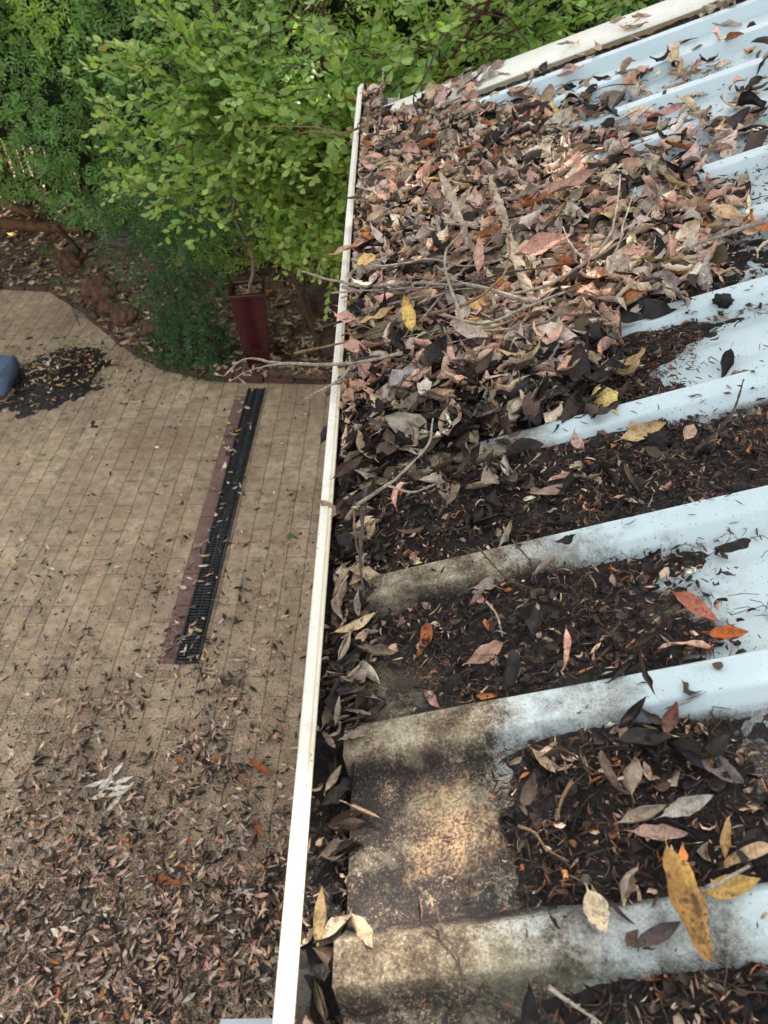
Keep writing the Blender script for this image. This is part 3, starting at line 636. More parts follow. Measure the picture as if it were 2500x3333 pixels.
# individual leaves on top of the litter
def zone(x, y):
    if x < -.045: return ('at the wet near end of the gutter' if y < .5 else 'in the gutter beside the bare lip' if y < .9 else 'in the gutter beyond the twigs' if y > 1.3 else 'against the gutter lip by the twigs')
    if y < .2: return 'in the nearest roof pan'
    if y < .386: return 'in the stained second roof pan'
    if y < .573: return 'in the half-bare third roof pan'
    if y < .762: return 'in the black fourth roof pan'
    if y < .952: return 'at the heap edge by the bare white sheet' if x > .2 else 'on the dark near slope of the heap'
    if y < 1.3: return 'on the heap around the twig tangle' if x < .35 else 'on the heap right of the twig tangle'
    if y < 1.75: return 'on the middle of the big heap' if x < .4 else 'among the half-buried ribs on the right'
    if y < 2.21: return 'on the heap near the roof corner' if x < .3 else 'scattered on the far clean ribs'
    return 'on the white barge capping'
nI = 262
x, y = sample_litter(nI*3, xr=(-.095, 1.0), yr=(.03, 2.36)); zc_ = CZ-surf(x, y); sc_ = 1/np.sqrt(x*x+y*y+zc_**2)
keep = np.argsort(-(sc_+rng.random(len(x))*.5))[:nI]; x, y = x[keep], y[keep]
z = surf(x, y)+rng.uniform(.006, .016, nI); D, N = rand_orient(nI, .6); L = rng.uniform(.045, .088, nI)*np.where(y < .75, .62, 1); W = L*rng.uniform(.32, .5, nI)
ci = pick_cols(y+np.where(x > -.04, .06, 0), x, nI); c = jitter_cols(ci, nI); c = np.clip(c*1.08, 0, .8); k1 = rng.normal(.6, 1.0, nI); k2 = rng.normal(.8, 1.3, nI); k2 += np.sign(k2)*.3
V, F, uv = leaf_geo(np.stack([x, y, z], -1), D, N, L, W, k1, k2, rng.uniform(0, .05, nI), rng.normal(0, .9, nI), 10, 5, crum=.075)
fl = np.where(V[..., 0] > XE, np.where(V[..., 1] < 2.21, roof_z(V[..., 0], V[..., 1]), bz_np(V[..., 0]))+.0015, V[..., 2]); V[..., 2] = np.maximum(V[..., 2], fl); V = keep_in(V)
nvv = V.shape[1]; f1 = F[:36] if False else F[:len(F)//nI]
for i in range(nI):
    kind = KEYS[ci[i]]; shp = 'broad' if W[i]/L[i] > .42 else 'slender'
    lab = f'{shp} {kind} leaf {zone(x[i], y[i])}'
    o = mk('dry_leaf', V[i], [f1], MLEAF, col=np.repeat(c[i][None], nvv, 0), uv=uv[i*nvv:(i+1)*nvv], loc=(x[i], y[i], z[i]))
    tag(o, lab, 'leaf', 'dry leaves on the roof and gutter')
def hero(x, y, dz, ang, L, W, col, label, k1=.5, k2=.5, tilt=(0, 0), pitch_=.0, wave=.02, twist=.3, name='dry_leaf', group='dry leaves on the roof and gutter', mat=MLEAF, z=None, cat='leaf', spots=0):
    k1 = k1*1.25+.15; k2 = k2*1.3+.2; wave = max(wave, .035); P = np.array([[x, y, (surf(np.array([x]), np.array([y]))[0] if z is None else z)+dz]])
    D = np.array([[math.cos(ang), math.sin(ang), pitch_+HS*math.cos(ang)*(z is None)]]); N = np.array([[tilt[0], tilt[1], 1.0]])
    V, F, uv = leaf_geo(P, D, N, L, W, k1, k2, wave, twist, 46 if spots else 14, 15 if spots else 7, rag=.012 if spots else .04, crum=.05)
    cc = np.repeat(np.array([col]), V.shape[1], 0)
    if spots:
        q_ = V.reshape(-1, 3); s1 = vnoise(q_, 150.); s2 = vnoise(q_, 330.); dk = sstep(.30, .45, s1*.6+s2*.5)*.85; lt = sstep(.1, .5, vnoise(q_+9, 70.))
        cc = cc*(1+lt[:, None]*np.array([.35, .45, .3])); cc = cc*(1-dk[:, None])+np.array([.055, .035, .022])*dk[:, None]
    o = mk(name, V.reshape(-1, 3), [F], mat, col=cc, uv=uv, loc=tuple(P[0]))
    return tag(o, label, cat, group)
R_ = math.radians
#HEROES
YOC = (.52, .34, .10); PNK = (.46, .26, .20); ORN = (.33, .105, .035); BEI = (.50, .41, .29); GRY = (.30, .25, .21); DKB = (.06, .042, .032)
hero(.017, 1.02, .045, R_(100), .078, .026, (.62, .43, .13), 'bright yellow curled leaf standing above the long bare twig', 1.1, .8, (-.2, -.6), .5)
hero(.182, .198, .016, R_(-84), .088, .027, (.33, .185, .055), 'large yellow-brown leaf with dark blotches draped over the nearest clean rib', .7, .6, (0, .1), -.05, .03, spots=1)
hero(.215, .203, .008, R_(8), .046, .017, (.50, .33, .10), 'ochre oval leaf lying on top of the nearest rib, right of the blotched leaf', .3, .6)
hero(.172, .262, .014, R_(12), .044, .022, (.42, .36, .27), 'pale grey-beige folded leaf, left one of a pair in the second pan', .5, 1.5, (-.1, -.3))
hero(.203, .263, .016, R_(15), .050, .023, (.46, .42, .36), 'pale grey-beige folded leaf, right one of a pair in the second pan', 1.0, 1.2, (.1, -.3))
hero(.180, .247, .012, R_(-12), .046, .014, (.38, .25, .20), 'mauve narrow leaf under the pair of pale grey-beige leaves', .4, .5)
hero(.226, .238, .008, R_(70), .040, .013, (.50, .33, .15), 'golden brown curled leaf upright right of the pale folded pair', 1.6, 1.2)
hero(.236, .226, .010, R_(15), .055, .013, (.50, .36, .20), 'long wavy tan leaf curving up behind the ochre oval leaf', -1.6, .8)
hero(.126, .198, .012, R_(-75), .034, .020, (.58, .47, .31), 'pale cream triangular leaf hanging over the top edge of the nearest rib', .4, .5, (0, -.5), -.2)
hero(.150, .214, .008, R_(65), .040, .018, (.35, .29, .20), 'grey-tan leaf curled into a tall arc beside the blotched leaf', 1.8, 1.6, (.8, 0))
hero(.160, .176, .012, R_(20), .042, .015, (.10, .08, .07), 'dark slate leaf lying across the shoulder of the nearest rib', .6, .8)
hero(.112, .322, .010, R_(-58), .038, .017, (.52, .40, .26), 'pale curled leaf on the near side of the stained second rib', 1.2, 1.4, (-.3, -.4))
hero(.197, .372, .022, R_(105), .050, .014, (.05, .038, .03), 'glossy black leaf standing upright against the second rib', .8, 1.4, (.6, -.6), .6, mat=MWET)
hero(.185, .346, .012, R_(40), .045, .020, (.04, .03, .025), 'wet black curled leaf at the foot of the upright black leaf', 1.4, 1.5, mat=MWET)
hero(.19, .325, .010, R_(-10), .052, .022, (.03, .024, .02), 'shiny black leaf flat in the mulch below the second rib', .5, .8, mat=MWET)
hero(.226, .350, .008, R_(15), .046, .010, (.42, .38, .34), 'ash grey rolled leaf along the foot of the second rib', .5, 2.2)
hero(.215, .338, .010, R_(60), .036, .016, (.16, .07, .05), 'dark maroon leaf leaning on the second rib', .6, .9, (-.5, -.5), .4)
hero(.236, .300, .004, R_(-50), .055, .022, (.13, .11, .10), 'thin grey decayed leaf stuck flat on the mottled second pan', .1, .2)
hero(.265, .452, .010, R_(-58), .058, .021, (.40, .15, .09), 'reddish leaf on the white speckled third pan, pointing at the orange one', .5, .7, (-.2, -.2))
hero(.282, .415, .008, R_(-15), .040, .020, (.48, .14, .035), 'bright orange torn leaf by the third pan needles', .8, .9)
hero(.276, .703, .012, R_(10), .064, .022, (.47, .34, .17), 'long tan leaf leaning on the near side of the fifth rib beside a black clod', .3, .5, (0, -.7))
hero(.326, .688, .008, R_(55), .030, .016, (.42, .28, .19), 'small pinkish oval leaf at the foot of the fifth rib', .2, .4, (0, -.5))
hero(.292, .830, .022, R_(5), .058, .016, (.52, .39, .20), 'cream leaf curled into an open ring on the red-brown needles', 2.6, .9, (0, -.3))
hero(.283, .820, .014, R_(-20), .060, .017, (.46, .33, .17), 'tan strap-like leaf curled under the cream ring leaf', 2.2, .9)
hero(.362, .935, .024, R_(-85), .052, .018, (.50, .40, .28), 'pale upright leaf hanging over the rib above the clean white pan', .5, 1.2, (.3, -.9), .0)
hero(.386, .935, .012, R_(-60), .036, .008, (.12, .045, .03), 'thin dark maroon leaf against the rib above the clean white pan', .4, 1.4)
hero(.100, .945, .040, R_(-48), .085, .026, (.38, .31, .25), 'large grey-brown torn leaf propped up in the middle of the dark slope', .6, .8, (-.5, -.6), -.1)
hero(.000, .885, .030, R_(35), .055, .034, (.34, .31, .29), 'crumpled silver-grey leaf low on the heap', 1.0, 1.0, wave=.09)
hero(.032, .850, .030, R_(75), .040, .026, (.56, .50, .42), 'small whitish pointed leaf above the end of the knotted twig', .6, .8, (-.2, -.7), wave=.08)
hero(-.095, 1.36, .028, R_(5), .085, .025, (.50, .29, .19), 'long pink leaf sticking out over the gutter lip above the thick twig', .4, .8)
hero(-.085, 1.10, .034, R_(-55), .085, .027, (.49, .28, .22), 'long pink leaf hanging at the gutter lip below the thick twig', .7, .7, (-.3, -.2))
hero(-.070, 1.02, .030, R_(-48), .070, .024, (.46, .28, .22), 'pinkish leaf sloping towards the lip, just above the bare twig', .3, .6, (-.3, -.2))
hero(-.035, 1.06, .040, R_(12), .070, .021, (.50, .34, .15), 'golden tan leaf lying over the pink ones at the gutter lip', .8, .7)
hero(-.045, .945, .020, R_(70), .060, .034, (.40, .25, .20), 'broad spotted mauve-pink leaf just below the bare twig', .3, .5, (-.2, -.5))
hero(-.072, .905, .020, R_(-75), .060, .026, (.43, .27, .20), 'brownish pink leaf at the lip below the bare twig', .6, .7, (-.5, -.2))
hero(-.055, 1.27, .040, R_(10), .042, .028, (.62, .43, .16), 'yellow speckled leaf by the lip on top of the thick twig', .3, .4, (-.2, -.3))
hero(.300, 1.345, .035, R_(0), .120, .034, (.44, .27, .20), 'largest pinkish brown wavy leaf in the middle of the heap', .8, .9, (0, -.4), wave=.04)
hero(.215, 1.085, .050, R_(3), .100, .040, (.46, .26, .19), 'broad pinkish leaf lying behind the branching pale twigs', .5, .9, (0, -.4))
hero(.125, 1.115, .06, R_(85), .075, .022, (.50, .31, .22), 'thin pale orange leaf standing upright left of the bark strips', .4, .7, (.3, -.9), .5)
hero(.150, 1.20, .04, R_(20), .06, .03, (.35, .10, .035), 'rusty orange leaf tucked between the two bark strips', .6, .7)
hero(.395, 1.05, .03, R_(75), .065, .028, (.47, .28, .22), 'pink folded leaf right of the twig tips', .6, 1.4, (0, -.5))
hero(.51, 1.20, .02, R_(-5), .075, .028, (.46, .27, .20), 'pink leaf lying across the white rib at the right edge', .4, .7)
hero(.63, 1.92, .02, R_(60), .060, .024, (.56, .45, .27), 'cream upright leaf on the far ribs', .4, .6, (0, -.9), .2)
hero(.44, 2.10, .02, R_(0), .075, .032, (.52, .31, .26), 'pale pink oval leaf near the barge capping', .3, .5)
hero(.53, 1.62, .02, R_(-10), .085, .038, (.46, .24, .21), 'spotted pink heart-shaped leaf over a half-buried rib', .5, .6, wave=.06)
# leaves in the gutter
hero(-.079, .222, .012, R_(88), .052, .013, (.17, .12, .055), 'olive brown leaf stuck upright in the wet gutter sludge', .2, .7, (.3, -.2), .15)
hero(-.080, .135, .012, R_(100), .040, .019, (.15, .10, .07), 'brown leaf at the bottom edge of the gutter sludge', .2, .4, (.2, -.2), .1)
hero(-.074, .338, .018, R_(60), .034, .016, (.36, .29, .22), 'grey leaf folded over a wet purple one in the gutter', 1.0, 1.4, (.3, -.3), mat=MWET)
hero(-.070, .40, .018, R_(85), .036, .011, (.27, .22, .17), 'small beige leaf half sunk in the gutter beside the second rib end', .9, 1.2)
hero(-.072, .535, .030, R_(80), .050, .018, (.30, .24, .18), 'tall curled tan leaf pressed against the gutter lip', 1.4, 1.6, (.5, -.2), wave=.06)
hero(-.054, .52, .032, R_(95), .046, .017, (.32, .26, .20), 'rounded tan leaf beside the tall curled one in the gutter', 1.4, 1.6, (.4, -.2), wave=.04)
hero(-.064, .47, .026, R_(70), .044, .026, (.36, .29, .21), 'bulging light tan leaf low in the gutter', 1.0, 2.0, (-.2, 0))
hero(-.032, .465, .022, R_(-25), .052, .022, (.20, .15, .10), 'broad brown leaf bridging gutter and third pan', .9, 1.2)
hero(-.070, .735, .030, R_(35), .058, .036, (.13, .085, .06), 'large dark brown dished leaf against the lip', 1.0, 1.6, (-.4, -.3))
hero(.068, .304, .006, R_(-30), .013, .012, (.16, .09, .05), 'small curled brown leaf scrap on the stained pan', .9, 1.0)

# ------------------------------------------------ bark strips
def bark(pts, wd, label, roll_=1.0):
    P = curve_pts(pts, 26); n = len(P); T = norm(np.gradient(P, axis=0)); A = norm(np.cross(T, [0.2, -.5, .85])); B = np.cross(A, T)
    v = np.linspace(-1, 1, 7); t = np.linspace(0, 1, n); wv = wd*(.35+.65*np.sin(np.pi*np.clip(t*1.05, 0, 1))**.6)*(1+.10*rng.normal(size=n))*(1+.25*np.sin(t*9+len(label)))
    ph = v[None]*.75*roll_
    V = P[:, None]+(wv[:, None]*np.sin(ph))[..., None]*A[:, None]-(wv[:, None]*(1-np.cos(ph)))[..., None]*B[:, None]+.0012*rng.normal(size=(n, 7, 1))
    V = V.reshape(-1, 3); o = mk('bark_strip', V, [grid_faces(n, 7)], MBARK, loc=tuple(P[n//2]))
    so = o.modifiers.new('solid', 'SOLIDIFY'); so.thickness = .0016
    tag(o, label, 'bark strip', 'peeled bark on the leaf heap')
bark([(.085, 1.46, 2.605), (.100, 1.36, 2.600), (.112, 1.255, 2.585), (.118, 1.21, 2.565)], .0105, 'pale speckled peeled bark flake standing up in the heap')
bark([(.172, 1.25, 2.606), (.178, 1.16, 2.606), (.185, 1.08, 2.592), (.20, .985, 2.575), (.215, .955, 2.57)], .0095, 'long brown peeled bark strip leaning right of the pale flake')
bark([(.155, 1.27, 2.66), (.165, 1.2, 2.64), (.175, 1.14, 2.62)], .008, 'short orange-brown bark splinter above the long strip')
# ------------------------------------------------ twigs
def twig(paths, r0, label, mat=MTWIG, buds=0, n=26):
    a = Acc(); base = np.array(paths[0][0])
    for k, (pts) in enumerate(paths):
        P = curve_pts(pts, n if len(pts) > 2 else 10); P = P+np.stack([fbm(P[:, 0], P[:, 1], 26, j*7.) for j in range(3)], -1)*r0*1.5*(np.sin(np.linspace(0, np.pi, len(P)))[:, None])
        r = r0*(1 if k == 0 else .62)*np.linspace(1, .45, len(P))*(1+.15*rng.normal(size=len(P)))
        a.tube(P, np.abs(r), 7)
        for j in range(int(len(P)*.22)):                                  # knots
            i = rng.integers(1, len(P)-1); c = P[i]+rng.normal(0, r0*.7, 3)
            a.tube([P[i], c+(c-P[i])*.6], [r0*.7, r0*.3], 5)
        if buds:
            for j in range(buds):
                e = P[-1-j*2]+rng.normal(0, r0*2.2, 3); a.tube([P[-1-j*2], (P[-1-j*2]+e)/2, e, e+(e-P[-1-j*2])*.3], [r0*.3, r0*.3, r0*.9, r0*.6], 6)
    o = a.build('twig', mat, loc=tuple(base)); return tag(o, label, 'twig', 'twigs on the roof and gutter')
TW = {
'A': [(-0.18, 1.342, 2.477), (-0.131, 1.279, 2.491), (-0.077, 1.205, 2.512), (0.016, 1.131, 2.545), (0.1, 1.077, 2.57), (0.161, 1.005, 2.583), (0.204, 0.985, 2.581)],
'A2': [(-0.081, 1.319, 2.506), (-0.021, 1.225, 2.534), (0.056, 1.195, 2.557), (0.111, 1.128, 2.573), (0.166, 1.113, 2.589)],
'B': [(0.15, 1.022, 2.574), (0.207, 1.012, 2.592), (0.246, 1.019, 2.608), (0.283, 1.026, 2.634), (0.304, 1.045, 2.655), (0.319, 1.094, 2.675), (0.337, 1.164, 2.69)],
'B2': [(0.287, 0.979, 2.625), (0.303, 0.999, 2.655), (0.32, 1.043, 2.675), (0.345, 1.106, 2.692)],
'B3': [(0.276, 1.02, 2.627), (0.3, 1.013, 2.649), (0.328, 1.021, 2.667), (0.361, 1.052, 2.687)],
'B4': [(0.264, 1.018, 2.628), (0.253, 1.042, 2.635), (0.246, 1.097, 2.643)],
'C': [(-0.095, 1.229, 2.497), (-0.007, 1.11, 2.528), (0.069, 1.018, 2.55), (0.124, 0.965, 2.562), (0.176, 0.97, 2.582), (0.234, 0.98, 2.599)],
'D': [(0.004, 0.93, 2.541), (-0.042, 0.944, 2.523), (-0.088, 0.965, 2.504), (-0.192, 1.029, 2.473), (-0.226, 1.058, 2.463), (-0.259, 1.069, 2.453), (-0.286, 1.046, 2.44)],
'D2': [(-0.18, 1.022, 2.475), (-0.215, 1.031, 2.466), (-0.24, 1.039, 2.454), (-0.268, 1.034, 2.441)],
'E': [(-0.071, 0.961, 2.504), (-0.088, 0.94, 2.494), (-0.113, 0.938, 2.482), (-0.142, 0.932, 2.468)],
'F': [(-0.012, 1.55, 2.516), (-0.051, 1.598, 2.51), (-0.103, 1.636, 2.50)],
'G': [(-0.069, 2.101, 2.51), (-0.135, 2.082, 2.5), (-0.184, 2.178, 2.486), (-0.275, 2.329, 2.453), (-0.435, 2.523, 2.401)],
'G2': [(-0.135, 2.082, 2.5), (-0.24, 2.233, 2.464), (-0.296, 2.253, 2.442)],
'H': [(0.033, 1.846, 2.52), (0.063, 1.951, 2.559), (0.054, 2.002, 2.596), (0.087, 1.993, 2.656), (0.123, 2.06, 2.716)],
'I': [(-0.039, 2.067, 2.498), (-0.033, 2.145, 2.52), (-0.024, 2.069, 2.593), (-0.018, 2.085, 2.645)],
'I2': [(-0.068, 2.028, 2.5), (-0.057, 2.107, 2.553), (-0.031, 2.059, 2.601), (-0.005, 2.023, 2.628)],
'J': [(-0.056, 0.662, 2.498), (-0.028, 0.665, 2.517), (-0.0, 0.682, 2.53), (0.031, 0.715, 2.544), (0.039, 0.756, 2.552)],
'K': [(-0.046, 0.693, 2.496), (-0.049, 0.641, 2.495), (-0.05, 0.586, 2.49), (-0.046, 0.528, 2.486)],
'L': [(-0.062, 0.687, 2.472), (-0.058, 0.628, 2.478), (-0.048, 0.583, 2.478), (-0.039, 0.549, 2.478)],
'M': [(-0.02, 0.67, 2.52), (0.01, 0.648, 2.528), (0.029, 0.651, 2.533), (0.047, 0.652, 2.539)],
'N': [(0.015, 0.216, 2.488), (0.019, 0.197, 2.492), (0.028, 0.182, 2.492), (0.032, 0.16, 2.491)],
'O': [(0.086, 0.151, 2.526), (0.099, 0.142, 2.525), (0.117, 0.13, 2.525)],
'P': [(0.318, 0.645, 2.577), (0.343, 0.659, 2.594), (0.358, 0.67, 2.616), (0.369, 0.689, 2.639)],
'Q': [(0.083, 0.267, 2.509), (0.093, 0.257, 2.518), (0.1, 0.244, 2.52), (0.116, 0.235, 2.518)],
'R': [(0.191, 0.2, 2.549), (0.206, 0.205, 2.553), (0.23, 0.213, 2.56)],
'S': [(0.128, 0.295, 2.524), (0.117, 0.278, 2.527), (0.111, 0.267, 2.519)],
'T': [(0.114, 0.569, 2.526), (0.128, 0.534, 2.53), (0.131, 0.505, 2.527)],
'U': [(0.077, 0.563, 2.523), (0.101, 0.52, 2.522), (0.129, 0.493, 2.53)],
'V': [(0.08, 0.494, 2.514), (0.088, 0.47, 2.52), (0.091, 0.449, 2.515)],
'W': [(0.085, 1.299, 2.575), (0.139, 1.209, 2.601), (0.204, 1.243, 2.6)],
'X': [(0.091, 0.958, 2.567), (0.075, 1.136, 2.582), (0.108, 1.192, 2.602), (0.14, 1.222, 2.612)],
'Y': [(0.014, 1.038, 2.534), (0.102, 1.013, 2.57), (0.151, 1.04, 2.595), (0.17, 1.098, 2.61), (0.171, 1.141, 2.621)],
'Z': [(0.518, 1.043, 2.664), (0.458, 1.037, 2.646), (0.414, 1.047, 2.623)],
}
twig([TW['A'][::-1]], .0040, 'thickest grey twig whose blunt end pokes out over the gutter lip')
twig([TW['A2']], .0026, 'thin grey twig lying just above the thickest one')
twig([TW['B'], TW['B2'], TW['B3'], TW['B4']], .0030, 'pale forked twig rising from the right of the heap')
twig([TW['C']], .0036, 'bowed grey-brown twig along the front of the tangle')
twig([TW['D'], TW['D2']], .0029, 'long bare forked twig with buds reaching far out over the paving', MTWIG, 3)
twig([TW['E']], .0026, 'short knotted twig hanging out below the long bare one', MTWIG)
twig([TW['F']], .0048, 'short dark stub crossing the gutter lip', MTWIGD)
twig([TW['G'], TW['G2']], .0030, 'orange-brown twig sticking out left over the lip near its far end', MTWIGB)
twig([TW['H']], .0034, 'tall thin twig standing before the hedge at the roof corner', MTWIGD)
twig([TW['I']], .0036, 'straight grey twig standing upright near the far end of the gutter')
twig([TW['I2']], .0040, 'crooked yellowish twig beside the straight grey one', MTWIGB)
twig([TW['J']], .0024, 'knotted grey twig running from the fifth rib end down into the gutter')
twig([TW['K']], .0030, 'stout dark twig lying along the gutter', MTWIGD)
twig([TW['L']], .0016, 'thin orange-brown stalk along the gutter lip', MTWIGB)
twig([TW['M']], .0016, 'thin twig crossing the knotted one at the rib end')
twig([TW['N'], [TW['N'][1], (.010, .205, 2.492)]], .0010, 'thin dark twig draped over the nearest rib', MTWIGD)
twig([TW['O']], .0018, 'pale stick at the bottom edge of the photo')
twig([TW['P']], .0020, 'dark upright twig leaning over the clean rib on the right', MTWIGD)
twig([TW['Q']], .0012, 'small arched stalk on the mulch of the second pan', MTWIGB)
twig([TW['R']], .0020, 'whitish stick beside the ochre leaf')
twig([TW['S']], .0018, 'short pinkish stick in the second pan mulch', MTWIGB)
twig([TW['T']], .0011, 'fine dark twig over the third rib, right one of two', MTWIGD)
twig([TW['U']], .0011, 'fine dark twig over the third rib, left one of two', MTWIGD)
twig([TW['V']], .0012, 'white curved stalk on the third pan mulch', MTWIG)
twig([TW['W']], .0022, 'thin pale twig arching over the bark flake')
twig([TW['X']], .0024, 'slender twig running up behind the pale bark flake')
twig([TW['Y']], .0026, 'brown curved twig weaving through the tangle', MTWIGB)
twig([TW['Z']], .0040, 'grey branch piece lying along the rib at the right edge')
for i in range(42):
    cx, cy_ = rng.uniform(-.07, .22), rng.uniform(.93, 1.20); an = rng.normal(-.15, .75); ln = rng.uniform(.08, .22)
    z0 = float(surf(np.array([cx]), np.array([cy_]))[0])+rng.uniform(.008, .035)
    p = [(cx-ln/2*math.cos(an), cy_-ln/2*math.sin(an), z0-HS*ln/2+rng.normal(0, .008)), (cx, cy_+rng.normal(0, .02), z0+rng.uniform(0, .015)), (cx+ln/2*math.cos(an), cy_+ln/2*math.sin(an), z0+HS*ln/2+rng.normal(0, .008))]
    twig([p], rng.uniform(.0009, .0024), 'thin grey-brown twig in the tangled pile across the gutter heap', [MTWIG, MTWIGB, MTWIGD][i % 3], n=16)['group'] = 'thin twigs in the tangle'
for i in range(14):
    cx, cy_ = rng.uniform(-.04, .7), rng.uniform(1.0, 2.1); an = rng.uniform(0, 3); ln = rng.uniform(.05, .14)
    z0 = float(surf(np.array([cx]), np.array([cy_]))[0])+rng.uniform(.006, .018)
    twig([[(cx-ln/2*math.cos(an), cy_-ln/2*math.sin(an), z0-HS*math.cos(an)*ln/2), (cx, cy_+.01, z0+.008), (cx+ln/2*math.cos(an), cy_+ln/2*math.sin(an), z0+HS*math.cos(an)*ln/2)]], rng.uniform(.001, .0022), 'small loose twig lying among the leaves of the far heap', [MTWIG, MTWIGD][i % 2], n=12)['group'] = 'loose twigs on the far heap'
# black clods and seed pods
MCLOD = mat_simple('black_clod', (.006, .006, .006), (.03, .025, .022), 300, .8, 1.0, .003)
def blob(name, c, r, mat, label, cat, sq=(1, 1, .7), rough=.35, fr=60, group=None, sub=3):
    import bmesh
    bm = bmesh.new(); bmesh.ops.create_icosphere(bm, subdivisions=sub, radius=1.0)
    V = np.array([v.co[:] for v in bm.verts]); F = np.array([[v.index for v in f.verts] for f in bm.faces]); bm.free()
    nn = vnoise(V*r+np.array(c), fr)*.6+vnoise(V*r+np.array(c), fr*2.7)*.4
    V = V*(1+rough*nn[:, None])*r*np.array(sq)
    o = mk(name, V+np.array(c), [F], mat, loc=c); return tag(o, label, cat, group)
def on_roof(x, y, dz): return (x, y, float(surf(np.array([x]), np.array([y]))[0])+dz)
blob('clod', on_roof(.292, .686, .006), .013, MCLOD, 'crumbly black clod on the long tan leaf', 'clod', fr=330, rough=.7, group='black clods on the roof')
blob('clod', on_roof(.205, .905, .006), .022, MCLOD, 'crumbly black clod at the right of the dark slope', 'clod', fr=200, rough=.7, group='black clods on the roof')
blob('clod', on_roof(.35, .585, .005), .010, MCLOD, 'round black clod near the right edge in the fourth pan', 'clod', fr=250, rough=.4, group='black clods on the roof')
blob('clod', on_roof(.43, .92, .005), .012, MCLOD, 'black clod on the needles above the clean white pan', 'clod', fr=250, rough=.7, group='black clods on the roof')
blob('seed_pod', on_roof(.128, .225, .003), .0045, mat_simple('seed_grey', (.06, .05, .035), (.16, .13, .09), 200), 'round grey seed pod in the second pan mulch', 'seed pod', rough=.1)

# ---------------------------------------------------------------- leaf litter on the ground
def gdens(x, y):
    a_ = sstep(3.7, .9, y); b_ = .35+.65*sstep(-2.0, -.6, x+.35*(1.6-y)*0)
    d = a_**1.6*b_; d = d*(.12+.88*sstep(-.30, .30, fbm(x, y, 3.1)))*(.4+.6*sstep(-.3, .2, fbm(x, y, 11.)))
    return np.clip(d*1.25+.25*sstep(2.0, .7, y)+.010, 0, 1)
def gsample(n, f, xr, yr):
    X, Y = [], []; t = 0
    while t < n:
        x = rng.uniform(*xr, 20000); y = rng.uniform(*yr, 20000); k = rng.random(20000) < f(x, y); X.append(x[k]); Y.append(y[k]); t += k.sum()
    return np.concatenate(X)[:n], np.concatenate(Y)[:n]
def ground_leaves(n, f, xr, yr, zf, lift, size, probs, name, label, mat=MLEAF, tilt=.3, nu=6, nv=3, cs=1.0, cat='leaf litter'):
    x, y = gsample(n, f, xr, yr); z = zf(x, y)+rng.uniform(*lift, n); t = rng.uniform(0, 6.28, n)
    D = np.stack([np.cos(t), np.sin(t), rng.normal(0, .15, n)], -1); N = np.stack([rng.normal(0, tilt, n), rng.normal(0, tilt, n), np.ones(n)], -1)
    L = rng.uniform(*size, n); ci = rng.choice(len(KEYS), n, p=np.array(probs)/sum(probs)); c = np.clip(jitter_cols(ci, n)*cs, 0, .8)
    k1 = np.abs(rng.normal(0, .9, n)); V, F, uv = leaf_geo(np.stack([x, y, z], -1), D, N, L, L*rng.uniform(.18, .44, n), k1*1.4, rng.normal(.3, 1.3, n), rng.uniform(0, .04, n), rng.normal(0, .7, n), nu, nv)
    lo = zf(V[..., 0], V[..., 1])+.003; V[..., 2] = np.maximum(V[..., 2], lo)
    o = mk(name, V.reshape(-1, 3), [F], mat, col=np.repeat(c[:, None], V.shape[1], 1).reshape(-1, 3), uv=uv)
    return tag(o, label, cat, kind='stuff')
flat = lambda x, y: x*0+.002
#      pink beige grey mauve dkbrown char orange ochre tan
ground_leaves(19000, gdens, (-3.2, .5), (.3, 4.7), flat, (0, .03), (.014, .060), [.17, .09, .10, .13, .15, .33, .02, .01, .06], 'fallen_leaves', 'fallen pink, brown and black leaves thickly scattered over the paving', tilt=.5)
x, y = gsample(60000, lambda x, y: np.clip(gdens(x, y)*1.2+.035*sstep(5.2, 3.5, y)+.06*sstep(3.6, 2.4, y)+.5*np.exp(-((x+1.5)/.14)**2-((y-3.0)/.16)**2)+.4*np.exp(-((x+.62)/.16)**2-((y-3.3)/.25)**2)+.3*np.exp(-((x+1.35)/.1)**2-((y-2.75)/.12)**2), 0, 1), (-4.2, .5), (.3, 5.2)); n = len(x)
V, F, vc, uv = crumbs(n, x, y, flat(x, y)+.003, (.004+.026*rng.random(n)**2.4), jitter_cols(rng.choice([4, 5, 2, 0], n, p=[.22, .68, .05, .05]), n, .3), 3, 2)
tag(mk('leaf_crumbs', V, [F], MLEAF, col=vc, uv=uv), 'dark crumbs of rotten leaf dropped on the paving', 'leaf crumbs', kind='stuff')
def clus(cx, cy_, rx, ry): return lambda x, y: np.exp(-((x-cx)/rx)**2-((y-cy_)/ry)**2)
def heap(x, y): return .075*np.exp(-((x+2.66)/.26)**2-((y-5.0)/.30)**2)+.002
A_, B_ = np.meshgrid(np.linspace(-3.4, -2.0, 60), np.linspace(4.3, 5.7, 60), indexing='ij')
ground_leaves(620, clus(-2.62, 5.0, .33, .30), (-3.2, -2.0), (4.4, 5.6), heap, (0, .03), (.025, .065), [.08, .12, .12, .05, .25, .22, .02, .06, .08], 'leaf_pile', 'dark pile of swept leaves beside the blue tub', tilt=.6)
q_ = mk('pile_mulch', np.stack([A_, B_, heap(A_, B_)-.014+.016*n2(A_, B_, 9.)+.01*n2(A_, B_, 40.)], -1).reshape(-1, 3), [grid_faces(60, 60)], MULCH); tag(q_, 'black leaf mulch in the swept pile by the blue tub', 'mulch', kind='stuff')
